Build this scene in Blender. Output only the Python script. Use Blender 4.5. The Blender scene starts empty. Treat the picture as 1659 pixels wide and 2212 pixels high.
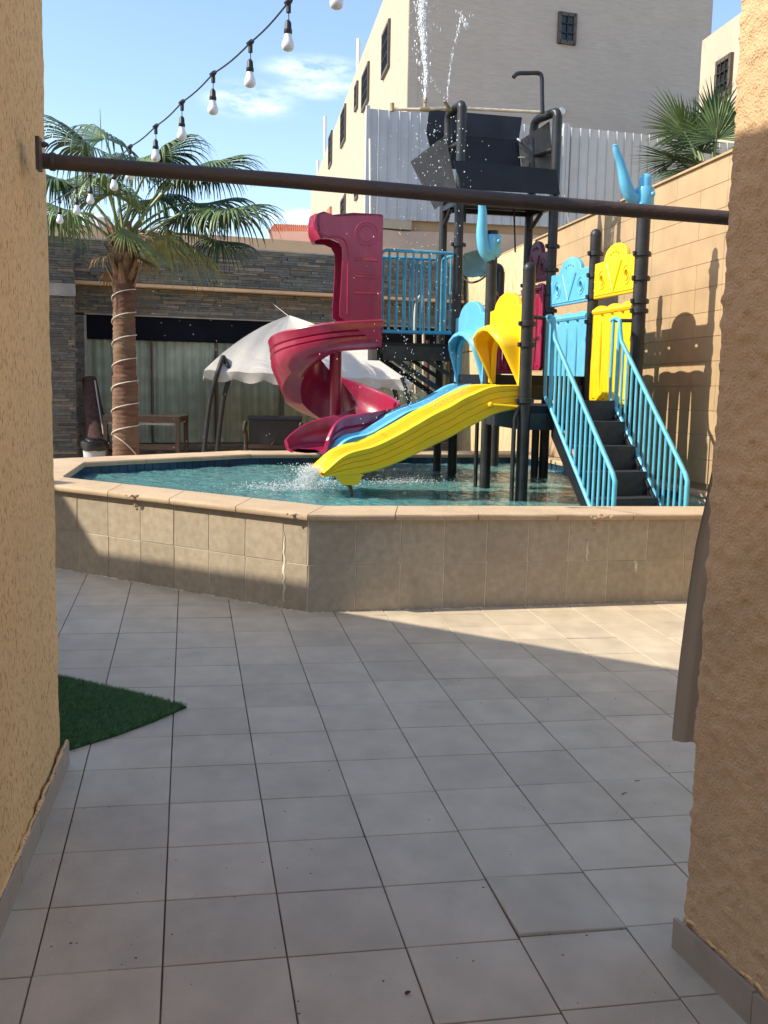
import bpy, bmesh, math, random
from math import radians, sin, cos, pi
from mathutils import Vector, Matrix, noise
random.seed(7)
SC = bpy.context.scene
COL = SC.collection
# ------------------------------------------------------------------ camera
F = 2154.5
PITCH, ROLL, EYE = radians(7.6), radians(1.1), 1.6
FWD = Vector((0, cos(PITCH), -sin(PITCH)))
_r = Vector((1, 0, 0)); _u = Vector((0, sin(PITCH), cos(PITCH)))
RT = _r * cos(ROLL) + _u * sin(ROLL)
UP = -_r * sin(ROLL) + _u * cos(ROLL)
CAM = Vector((0, 0, EYE))
cd = bpy.data.cameras.new('camera'); cam = bpy.data.objects.new('camera', cd); COL.objects.link(cam)
cd.sensor_fit = 'HORIZONTAL'; cd.sensor_width = 36; cd.lens = F / 1659 * 36
cd.clip_start = 0.05; cd.clip_end = 2000
M = Matrix((RT, UP, -FWD)).transposed().to_4x4(); M.translation = CAM
cam.matrix_world = M
SC.camera = cam
# ------------------------------------------------------------------ light
SUN = Vector((-0.975, -0.22, 0)).normalized() * cos(radians(41)) + Vector((0, 0, sin(radians(41))))
w = bpy.data.worlds.new('World'); SC.world = w; w.use_nodes = True
nt = w.node_tree; nt.nodes.clear()
N = nt.nodes.new; L = nt.links.new
sky = N('ShaderNodeTexSky'); sky.sky_type = 'NISHITA'; sky.sun_disc = False
sky.sun_elevation = radians(41); sky.sun_rotation = math.atan2(SUN.x, SUN.y)
sky.air_density = 1.0; sky.dust_density = 1.0; sky.ozone_density = 2.0
# thin clouds of the real sky, mixed over the sky colour
tc = N('ShaderNodeTexCoord'); mp = N('ShaderNodeMapping'); mp.inputs['Scale'].default_value = (1.0, 1.0, 3.2)
mp.inputs['Location'].default_value = (0.0, 0.0, 0.35)
nz = N('ShaderNodeTexNoise'); nz.inputs['Scale'].default_value = 5.2; nz.inputs['Detail'].default_value = 7; nz.inputs['Roughness'].default_value = .55
rp = N('ShaderNodeValToRGB'); rp.color_ramp.elements[0].position = .60; rp.color_ramp.elements[1].position = .80
rp.color_ramp.elements[1].color = (.6, .6, .6, 1)
acc = None
for (cx, cy, wx, wy) in ((540, 218, .045, .017), (680, 150, .050, .012), (690, 190, .042, .010), (610, 470, .07, .010), (-900, 300, .2, .05), (2600, -200, .25, .06)):
    dv = (FWD + RT * ((cx - 829.5) / F) - UP * ((cy - 1106) / F)).normalized()
    sb = N('ShaderNodeVectorMath'); sb.operation = 'SUBTRACT'; sb.inputs[1].default_value = dv
    dm = N('ShaderNodeVectorMath'); dm.operation = 'DIVIDE'; dm.inputs[1].default_value = (wx, wx * 3, wy)
    ln_ = N('ShaderNodeVectorMath'); ln_.operation = 'LENGTH'
    ex = N('ShaderNodeMapRange'); ex.inputs['From Min'].default_value = 1.25; ex.inputs['From Max'].default_value = 0; ex.interpolation_type = 'SMOOTHSTEP'
    L(tc.outputs['Generated'], sb.inputs[0]); L(sb.outputs[0], dm.inputs[0]); L(dm.outputs[0], ln_.inputs[0]); L(ln_.outputs['Value'], ex.inputs['Value'])
    if acc is None: acc = ex.outputs['Result']
    else:
        ad = N('ShaderNodeMath'); ad.operation = 'MAXIMUM'; L(acc, ad.inputs[0]); L(ex.outputs['Result'], ad.inputs[1]); acc = ad.outputs[0]
n9 = N('ShaderNodeTexNoise'); n9.inputs['Scale'].default_value = 26; n9.inputs['Detail'].default_value = 6; n9.inputs['Roughness'].default_value = .6; L(mp.outputs['Vector'], n9.inputs['Vector'])
r9 = N('ShaderNodeMapRange'); r9.inputs['From Min'].default_value = .36; r9.inputs['From Max'].default_value = .66; L(n9.outputs['Fac'], r9.inputs['Value'])
cm = N('ShaderNodeMath'); cm.operation = 'MULTIPLY'; L(acc, cm.inputs[0]); L(r9.outputs['Result'], cm.inputs[1])
cm2 = N('ShaderNodeMath'); cm2.operation = 'MULTIPLY'; cm2.inputs[1].default_value = .75; L(cm.outputs[0], cm2.inputs[0])
mx = N('ShaderNodeMixRGB'); mx.inputs['Color2'].default_value = (6.5, 6.7, 7.0, 1)
bg = N('ShaderNodeBackground'); bg.inputs['Strength'].default_value = 0.13
out = N('ShaderNodeOutputWorld')
L(tc.outputs['Generated'], mp.inputs['Vector']); L(mp.outputs['Vector'], nz.inputs['Vector'])
L(nz.outputs['Fac'], rp.inputs['Fac']); L(cm2.outputs[0], mx.inputs['Fac'])
L(sky.outputs['Color'], mx.inputs['Color1']); L(mx.outputs['Color'], bg.inputs['Color']); L(bg.outputs['Background'], out.inputs['Surface'])
sd = bpy.data.lights.new('sun', 'SUN'); sd.energy = 3.2; sd.angle = radians(.55); sd.color = (1, .91, .76)
so = bpy.data.objects.new('sun', sd); COL.objects.link(so)
so.rotation_euler = SUN.to_track_quat('Z', 'Y').to_euler(); so.location = (-20, -5, 25)
SC.view_settings.view_transform = 'Standard'; SC.view_settings.look = 'None'
SC.view_settings.exposure = 1.12; SC.view_settings.gamma = 1.0
SC.view_settings.use_curve_mapping = False
SC.render.engine = 'CYCLES'
SC.cycles.max_bounces = 8; SC.cycles.diffuse_bounces = 4; SC.cycles.glossy_bounces = 4
SC.cycles.transparent_max_bounces = 16; SC.cycles.transmission_bounces = 6
SC.cycles.caustics_reflective = False; SC.cycles.caustics_refractive = False

# ------------------------------------------------------------------ measuring helpers (world points)
def ray(px, py): return FWD + RT * ((px - 829.5) / F) - UP * ((py - 1106) / F)
def at(px, py, Y):                       # point at distance Y along the yard
    d = ray(px, py); return CAM + d * (Y / d.y)
def onpl(px, py, p0, n):
    d = ray(px, py); return CAM + d * ((Vector(p0) - CAM).dot(n) / d.dot(n))
def floor_z(x, y): return -.019 * x + .014 * y
def fl(px, py): return onpl(px, py, (0, 0, 0), Vector((.019, -.014, 1)))
def vplane(p0, d): return Vector((d[1], -d[0], 0))
def rim_z(x, dz=0): return .735 - .0185 * x + dz

# ------------------------------------------------------------------ materials
def newmat(name):
    m = bpy.data.materials.new(name); m.use_nodes = True
    return m, m.node_tree, m.node_tree.nodes['Principled BSDF']
def mat(name, col, rough=.6, var=.12, vscale=3.0, bump=.0, bscale=60, metal=0, spec=.5, stretch=(1, 1, 1), rnd=0.0, dirt=None, dscale=1.5, dpos=(.5, .75), coat=0, detail=6, trans=0):
    m, t, b = newmat(name)
    n = t.nodes.new; l = t.links.new
    tcn = n('ShaderNodeTexCoord'); mpn = n('ShaderNodeMapping'); mpn.inputs['Scale'].default_value = stretch
    geo = n('ShaderNodeNewGeometry')
    l(geo.outputs['Position'], mpn.inputs['Vector'])
    nz = n('ShaderNodeTexNoise'); nz.inputs['Scale'].default_value = vscale; nz.inputs['Detail'].default_value = detail
    l(mpn.outputs['Vector'], nz.inputs['Vector'])
    mr = n('ShaderNodeMapRange'); mr.inputs['From Min'].default_value = .3; mr.inputs['From Max'].default_value = .7
    mr.inputs['To Min'].default_value = 1 - var; mr.inputs['To Max'].default_value = 1 + var
    l(nz.outputs['Fac'], mr.inputs['Value'])
    src = mr.outputs['Result']
    if rnd:
        oi = n('ShaderNodeObjectInfo'); m2 = n('ShaderNodeMapRange'); m2.inputs['To Min'].default_value = 1 - rnd; m2.inputs['To Max'].default_value = 1 + rnd
        l(oi.outputs['Random'], m2.inputs['Value']); mu = n('ShaderNodeMath'); mu.operation = 'MULTIPLY'
        l(src, mu.inputs[0]); l(m2.outputs['Result'], mu.inputs[1]); src = mu.outputs[0]
    vm = n('ShaderNodeVectorMath'); vm.operation = 'SCALE'; vm.inputs[0].default_value = col[:3]
    l(src, vm.inputs['Scale'])
    cs = vm.outputs['Vector']
    if dirt:
        n2 = n('ShaderNodeTexNoise'); n2.inputs['Scale'].default_value = dscale; n2.inputs['Detail'].default_value = 8; n2.inputs['Roughness'].default_value = .6
        l(mpn.outputs['Vector'], n2.inputs['Vector'])
        r2 = n('ShaderNodeValToRGB'); r2.color_ramp.elements[0].position = dpos[0]; r2.color_ramp.elements[1].position = dpos[1]
        l(n2.outputs['Fac'], r2.inputs['Fac'])
        mm = n('ShaderNodeMixRGB'); mm.inputs['Color2'].default_value = (*dirt, 1)
        l(r2.outputs['Color'], mm.inputs['Fac']); l(cs, mm.inputs['Color1']); cs = mm.outputs['Color']
    l(cs, b.inputs['Base Color'])
    b.inputs['Roughness'].default_value = rough; b.inputs['Metallic'].default_value = metal
    b.inputs['Specular IOR Level'].default_value = spec
    b.inputs['Coat Weight'].default_value = coat; b.inputs['Coat Roughness'].default_value = .12
    if trans: b.inputs['Transmission Weight'].default_value = trans
    if bump:
        nb = n('ShaderNodeTexNoise'); nb.inputs['Scale'].default_value = bscale; nb.inputs['Detail'].default_value = 5
        l(mpn.outputs['Vector'], nb.inputs['Vector'])
        bp = n('ShaderNodeBump'); bp.inputs['Strength'].default_value = bump; bp.inputs['Distance'].default_value = .01
        l(nb.outputs['Fac'], bp.inputs['Height']); l(bp.outputs['Normal'], b.inputs['Normal'])
    return m

def pitted(name, col, pit, sc=(45, 45, 9), thr=(.36, .46), bump=.9, big=.08):
    m, t, b = newmat(name); n = t.nodes.new; l = t.links.new
    geo = n('ShaderNodeNewGeometry'); mpn = n('ShaderNodeMapping'); mpn.inputs['Scale'].default_value = sc
    l(geo.outputs['Position'], mpn.inputs['Vector'])
    nz = n('ShaderNodeTexNoise'); nz.inputs['Scale'].default_value = 1; nz.inputs['Detail'].default_value = 4; nz.inputs['Roughness'].default_value = .6; nz.inputs['Distortion'].default_value = .4
    l(mpn.outputs['Vector'], nz.inputs['Vector'])
    rp = n('ShaderNodeValToRGB'); rp.color_ramp.elements[0].position = thr[0]; rp.color_ramp.elements[1].position = thr[1]
    l(nz.outputs['Fac'], rp.inputs['Fac'])
    n2 = n('ShaderNodeTexNoise'); n2.inputs['Scale'].default_value = 1.3; n2.inputs['Detail'].default_value = 5
    l(geo.outputs['Position'], n2.inputs['Vector'])
    mr = n('ShaderNodeMapRange'); mr.inputs['From Min'].default_value = .3; mr.inputs['From Max'].default_value = .7; mr.inputs['To Min'].default_value = 1 - big; mr.inputs['To Max'].default_value = 1 + big
    l(n2.outputs['Fac'], mr.inputs['Value'])
    vm = n('ShaderNodeVectorMath'); vm.operation = 'SCALE'; vm.inputs[0].default_value = col
    l(mr.outputs['Result'], vm.inputs['Scale'])
    mm = n('ShaderNodeMixRGB'); mm.inputs['Color1'].default_value = (*pit, 1)
    l(rp.outputs['Color'], mm.inputs['Fac']); l(vm.outputs['Vector'], mm.inputs['Color2']); l(mm.outputs['Color'], b.inputs['Base Color'])
    bp = n('ShaderNodeBump'); bp.inputs['Strength'].default_value = bump; bp.inputs['Distance'].default_value = .006
    l(rp.outputs['Color'], bp.inputs['Height'])
    n3 = n('ShaderNodeTexNoise'); n3.inputs['Scale'].default_value = 140; n3.inputs['Detail'].default_value = 3
    l(geo.outputs['Position'], n3.inputs['Vector'])
    b2 = n('ShaderNodeBump'); b2.inputs['Strength'].default_value = .25; b2.inputs['Distance'].default_value = .003
    l(n3.outputs['Fac'], b2.inputs['Height']); l(bp.outputs['Normal'], b2.inputs['Normal']); l(b2.outputs['Normal'], b.inputs['Normal'])
    b.inputs['Roughness'].default_value = .9; b.inputs['Specular IOR Level'].default_value = .15
    return m

def glass_mat():
    m = bpy.data.materials.new('dark glass'); m.use_nodes = True; t = m.node_tree; t.nodes.clear(); n = t.nodes.new; l = t.links.new
    tr = n('ShaderNodeBsdfTransparent'); tr.inputs['Color'].default_value = (.86, .90, .88, 1); gl = n('ShaderNodeBsdfGlossy'); gl.inputs['Roughness'].default_value = .03
    fr = n('ShaderNodeFresnel'); fr.inputs['IOR'].default_value = 1.25; mx = n('ShaderNodeMixShader'); o = n('ShaderNodeOutputMaterial')
    l(fr.outputs[0], mx.inputs[0]); l(tr.outputs[0], mx.inputs[1]); l(gl.outputs[0], mx.inputs[2]); l(mx.outputs[0], o.inputs['Surface'])
    return m
def water_mat():
    m = bpy.data.materials.new('pool water'); m.use_nodes = True; t = m.node_tree; t.nodes.clear(); n = t.nodes.new; l = t.links.new
    geo = n('ShaderNodeNewGeometry')
    tr = n('ShaderNodeBsdfTransparent'); tr.inputs['Color'].default_value = (.70, .93, .94, 1)
    df = n('ShaderNodeBsdfDiffuse'); df.inputs['Color'].default_value = (.27, .66, .64, 1); m0 = n('ShaderNodeMixShader'); m0.inputs[0].default_value = .32
    gl = n('ShaderNodeBsdfGlossy'); gl.inputs['Roughness'].default_value = .04
    fr = n('ShaderNodeFresnel'); fr.inputs['IOR'].default_value = 1.33
    mx = n('ShaderNodeMixShader'); o = n('ShaderNodeOutputMaterial')
    n1 = n('ShaderNodeTexNoise'); n1.inputs['Scale'].default_value = 9; n1.inputs['Detail'].default_value = 4; n1.inputs['Distortion'].default_value = .6
    n2 = n('ShaderNodeTexNoise'); n2.inputs['Scale'].default_value = 34; n2.inputs['Detail'].default_value = 3
    l(geo.outputs['Position'], n1.inputs['Vector']); l(geo.outputs['Position'], n2.inputs['Vector'])
    b1 = n('ShaderNodeBump'); b1.inputs['Strength'].default_value = .7; b1.inputs['Distance'].default_value = .055
    b2 = n('ShaderNodeBump'); b2.inputs['Strength'].default_value = .5; b2.inputs['Distance'].default_value = .008
    l(n1.outputs['Fac'], b1.inputs['Height']); l(n2.outputs['Fac'], b2.inputs['Height']); l(b1.outputs['Normal'], b2.inputs['Normal'])
    for x in (gl, fr, df): l(b2.outputs['Normal'], x.inputs['Normal'])
    l(tr.outputs[0], m0.inputs[1]); l(df.outputs[0], m0.inputs[2])
    l(fr.outputs[0], mx.inputs[0]); l(m0.outputs[0], mx.inputs[1]); l(gl.outputs[0], mx.inputs[2]); l(mx.outputs[0], o.inputs['Surface'])
    return m
def mosaic_mat():
    m, t, b = newmat('teal pool mosaic'); n = t.nodes.new; l = t.links.new
    geo = n('ShaderNodeNewGeometry'); sc = n('ShaderNodeVectorMath'); sc.operation = 'SCALE'; sc.inputs['Scale'].default_value = 6.5
    rt = n('ShaderNodeVectorRotate'); rt.rotation_type = 'Z_AXIS'; rt.inputs['Angle'].default_value = .28
    l(geo.outputs['Position'], rt.inputs['Vector']); l(rt.outputs['Vector'], sc.inputs[0])
    fl_ = n('ShaderNodeVectorMath'); fl_.operation = 'FLOOR'; l(sc.outputs['Vector'], fl_.inputs[0])
    wn = n('ShaderNodeTexWhiteNoise'); wn.noise_dimensions = '2D'; l(fl_.outputs['Vector'], wn.inputs['Vector'])
    rp = n('ShaderNodeValToRGB'); e = rp.color_ramp.elements
    e[0].color = (.05, .30, .36, 1); e[1].color = (.50, .78, .74, 1); e[1].position = 1
    for p, c in ((.25, (.10, .45, .48, 1)), (.5, (.18, .58, .60, 1)), (.75, (.32, .68, .66, 1))):
        x = e.new(p); x.color = c
    rp.color_ramp.interpolation = 'CONSTANT'
    l(wn.outputs['Value'], rp.inputs['Fac'])
    fr = n('ShaderNodeVectorMath'); fr.operation = 'FRACTION'; l(sc.outputs['Vector'], fr.inputs[0])
    # mottling put into the mosaic colour for the net of light ripples throw
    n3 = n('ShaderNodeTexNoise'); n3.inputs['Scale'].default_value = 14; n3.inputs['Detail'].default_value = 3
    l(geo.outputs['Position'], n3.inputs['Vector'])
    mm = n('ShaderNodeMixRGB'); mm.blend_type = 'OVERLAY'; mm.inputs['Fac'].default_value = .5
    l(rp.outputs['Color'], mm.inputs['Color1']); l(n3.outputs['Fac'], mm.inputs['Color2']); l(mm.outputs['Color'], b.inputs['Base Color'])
    b.inputs['Roughness'].default_value = .4
    return m
def lace_mat():
    m, t, b = newmat('lace curtain cloth'); n = t.nodes.new; l = t.links.new
    uv = n('ShaderNodeUVMap'); sc = n('ShaderNodeVectorMath'); sc.operation = 'MULTIPLY'; sc.inputs[1].default_value = (5.2, 4.6, 1)
    l(uv.outputs['UV'], sc.inputs[0])
    vo = n('ShaderNodeTexVoronoi'); vo.voronoi_dimensions = '2D'; vo.inputs['Randomness'].default_value = .12; vo.inputs['Scale'].default_value = 1
    l(sc.outputs['Vector'], vo.inputs['Vector'])
    rp = n('ShaderNodeValToRGB'); e = rp.color_ramp.elements; e[0].position = .16; e[0].color = (1, 1, 1, 1); e[1].position = .36; e[1].color = (0, 0, 0, 1)
    l(vo.outputs['Distance'], rp.inputs['Fac'])
    wv = n('ShaderNodeTexNoise'); wv.inputs['Scale'].default_value = 70; l(uv.outputs['UV'], wv.inputs['Vector'])
    mu = n('ShaderNodeMath'); mu.operation = 'MULTIPLY'; l(rp.outputs['Color'], mu.inputs[0]); l(wv.outputs['Fac'], mu.inputs[1])
    mm = n('ShaderNodeMixRGB'); mm.inputs['Color1'].default_value = (.74, .74, .67, 1); mm.inputs['Color2'].default_value = (.95, .96, .90, 1)
    l(mu.outputs[0], mm.inputs['Fac']); l(mm.outputs['Color'], b.inputs['Base Color']); b.inputs['Roughness'].default_value = .9
    return m

MT = {}
def defs():
    MT['tile'] = mat('grey porcelain floor tile', (.51, .43, .31), .5, .12, 7, .15, 120, rnd=.085, dirt=(.62, .54, .40), dscale=1.3, dpos=(.54, .72), stretch=(1, .8, 1))
    MT['grout'] = mat('dark floor joint', (.12, .095, .075), .95, .3, 6, dirt=(.30, .25, .19), dscale=1.7, dpos=(.5, .62))
    MT['walltile'] = mat('beige stone pool wall tile', (.40, .33, .235), .55, .13, 22, .15, 90, rnd=.07, dirt=(.32, .26, .18), dscale=3.5, dpos=(.5, .8))
    MT['lightgrout'] = mat('pale wall joint', (.66, .58, .44), .9, .2, 10)
    MT['coping'] = mat('sand coloured coping stone', (.50, .37, .235), .75, .10, 60, .25, 220, rnd=.05, dirt=(.38, .27, .17), dscale=3, dpos=(.45, .8))
    MT['rubble'] = mat('broken mortar', (.55, .38, .26), .95, .3, 25, .8, 50)
    MT['render'] = mat('smooth sand render tiles', (.43, .30, .165), .85, .09, 4, .2, 60, rnd=.03, dirt=(.34, .235, .13), dscale=2.2, dpos=(.45, .8))
    MT['renderjoint'] = mat('brown wall joint', (.28, .20, .12), .9, .2, 6)
    MT['yrender'] = pitted('rough yellow render', (.56, .46, .27), (.44, .35, .19), (14, 14, 5), (.35, .5), .6)
    MT['leftplaster'] = pitted('scratched ochre plaster', (.80, .535, .265), (.44, .25, .10), (110, 110, 42), (.36, .45), .5)
    MT['rightplaster'] = mat('hand thrown ochre plaster', (.66, .45, .25), .9, .12, 3, .8, 130, dirt=(.58, .38, .21), dscale=1.6, dpos=(.5, .8))
    MT['skirting'] = mat('grey skirting tile', (.36, .31, .24), .5, .1, 9, .1, 60, rnd=.04)
    MT['cream'] = pitted('shaded cream rendered house wall', (.52, .455, .385), (.46, .40, .335), (2.6, 2.6, 20), (.30, .60), .4, .04)  # house cream in two copies: this colour is set for the shaded side
    MT['creamlit'] = pitted('sunlit cream house wall', (.44, .385, .295), (.37, .32, .24), (3, 3, 2), (.3, .42), .3, .06)  # second copy of the house cream, its colour set for walls in sun
    MT['pinkbeige'] = mat('weathered pink beige render', (.50, .38, .29), .9, .14, 1.6, .3, 40, dirt=(.40, .32, .25), dscale=.9)
    MT['orange'] = mat('orange beige parapet render', (.66, .43, .25), .9, .1, 2, .2, 40)
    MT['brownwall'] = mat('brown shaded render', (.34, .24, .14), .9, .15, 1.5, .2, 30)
    MT['steel'] = mat('grey corrugated sheet steel', (.47, .485, .50), .42, .07, .8, 0, 40, metal=.1, rnd=.03, dirt=(.40, .41, .42), dscale=1.1)
    MT['black'] = mat('faded black playground steel', (.024, .025, .026), .40, .35, 8, .15, 60, spec=.35, dirt=(.05, .045, .036), dscale=5, dpos=(.55, .8))
    MT['blackgloss'] = mat('black painted sheet metal', (.012, .014, .018), .42, .25, 4, .06, 30, dirt=(.022, .022, .022), spec=.25, dscale=3, dpos=(.55, .85))
    MT['greysheet'] = mat('dusty grey sheet metal', (.045, .043, .04), .5, .25, 5, .1, 30, stretch=(1, 1, .35), dirt=(.10, .085, .07), dscale=6, dpos=(.5, .75))
    MT['step'] = mat('black ribbed step', (.035, .036, .038), .6, .3, 10, .3, 80)
    MT['blue'] = mat('sky blue powder coat', (.09, .44, .62), .38, .12, 9, .05, 120, dirt=(.17, .53, .66), dscale=6, dpos=(.5, .8))
    MT['bluepl'] = mat('sky blue moulded plastic', (.12, .44, .64), .34, .06, 4, .06, 90, spec=.5, dirt=(.20, .50, .66), dscale=4)
    MT['dullblue'] = mat('dull blue painted rail', (.05, .28, .42), .45, .2, 9, .05, 120, dirt=(.10, .33, .45), dscale=7, dpos=(.5, .8))
    MT['yellow'] = mat('yellow moulded plastic', (.86, .55, .008), .36, .06, 4, .06, 90, dirt=(.76, .50, .015), dscale=3)
    MT['red'] = mat('raspberry red moulded plastic', (.31, .015, .055), .27, .16, 5, .08, 45, spec=.6, stretch=(1, 1, .4), dirt=(.40, .05, .09), dscale=7, dpos=(.55, .85), coat=.25)
    MT['maroon'] = mat('maroon moulded plastic', (.115, .018, .032), .45, .1, 4, .05, 60)
    MT['leafteal'] = mat('faded teal plastic', (.25, .46, .42), .5, .12, 8, .1, 60)
    MT['rust'] = mat('brown painted steel pipe', (.058, .043, .036), .55, .28, 7, .3, 90, stretch=(.5, 1, 1), dirt=(.11, .062, .04), dscale=5, dpos=(.5, .8))
    MT['pvc'] = mat('yellowed water pipe', (.60, .52, .38), .45, .15, 9, .05, 60)
    MT['brass'] = mat('dull brass nozzle', (.36, .29, .17), .45, .2, 20, metal=.5)
    MT['white'] = mat('white painted metal', (.74, .73, .70), .5, .06, 6)
    MT['darkplastic'] = mat('black rubber and plastic', (.016, .017, .018), .5, .2, 20)
    MT['bulb'] = mat('frosted white bulb', (.84, .84, .83), .22, .02, 6, spec=.6)
    MT['bulbbase'] = mat('white bulb collar', (.70, .70, .70), .35, .02, 6)
    MT['window'] = mat('dark window glass', (.025, .028, .03), .15, .2, 2)
    MT['frame'] = mat('brown window frame', (.09, .07, .055), .5, .1, 9)
    MT['sign'] = mat('dark navy valance board', (.008, .009, .014), .9, .2, 3, spec=.1)
    MT['canvas'] = mat('off white canvas', (.62, .60, .55), .85, .07, 3, .25, 12, dirt=(.50, .47, .41), dscale=2.2)
    MT['tarp'] = mat('grey beige cloth', (.42, .37, .30), .85, .08, 4, .15, 140, stretch=(1, 1, .2))
    MT['bark'] = mat('brown palm trunk fibre', (.155, .075, .045), .95, .35, 7, 1.0, 60, stretch=(1, 1, 3.5), dirt=(.21, .135, .08), dscale=1.1, dpos=(.42, .62))
    MT['boot'] = mat('palm leaf base', (.22, .13, .07), .8, .3, 14, .3, 50)
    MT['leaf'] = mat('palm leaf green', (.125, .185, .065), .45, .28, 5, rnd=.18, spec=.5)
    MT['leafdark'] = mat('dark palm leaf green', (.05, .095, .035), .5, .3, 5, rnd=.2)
    MT['leafyellow'] = mat('yellowish palm leaf green', (.20, .24, .08), .5, .3, 6, rnd=.15)
    MT['leafdead'] = mat('dead brown palm leaf', (.26, .18, .095), .9, .3, 9)
    MT['stem'] = mat('palm leaf stalk', (.18, .22, .08), .5, .2, 8)
    MT['wood'] = mat('dark brown wood', (.05, .028, .018), .5, .25, 12, stretch=(1, 1, 6))
    MT['carpet'] = mat('dark red carpet', (.05, .022, .022), .95, .4, 22, .3, 90)
    MT['bag'] = mat('black bin bag', (.012, .012, .014), .3, .2, 9, .6, 18)
    MT['bin'] = mat('pale grey bin', (.42, .43, .43), .6, .06, 6)
    MT['grass'] = mat('green artificial grass', (.085, .20, .065), .6, .4, 30, dirt=(.10, .24, .08), dscale=60)
    MT['grassback'] = mat('mat backing', (.012, .045, .015), .9, .2, 20)
    MT['terracotta'] = mat('terracotta roof tile', (.50, .17, .10), .7, .2, 4, rnd=.12)
    MT['pink'] = mat('pink house wall', (.62, .36, .29), .9, .08, 2)
    MT['ground'] = mat('sandy ground', (.34, .27, .19), .95, .15, .5)
    MT['bluetile'] = mat('dark blue waterline tile', (.018, .045, .095), .2, .25, 8, rnd=.25)
    MT['drop'] = mat('water droplets', (.9, .93, .95), .08, .02, 6, trans=.55, spec=.8)
    MT['foam'] = mat('white water foam', (.86, .90, .92), .35, .04, 30, trans=.25)
    MT['stone_a'] = mat('grey ledge stone', (.135, .130, .118), .8, .35, 6, .5, 60, dirt=(.17, .12, .08), dscale=3, dpos=(.45, .65))
    MT['cap'] = mat('grey concrete', (.34, .32, .29), .9, .2, 5, .3, 40)
    MT['rope'] = mat('white rope light', (.62, .58, .52), .4, .08, 9)
    MT['water'] = water_mat(); MT['mosaic'] = mosaic_mat(); MT['lace'] = lace_mat(); MT['glass'] = glass_mat()
defs()

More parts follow.
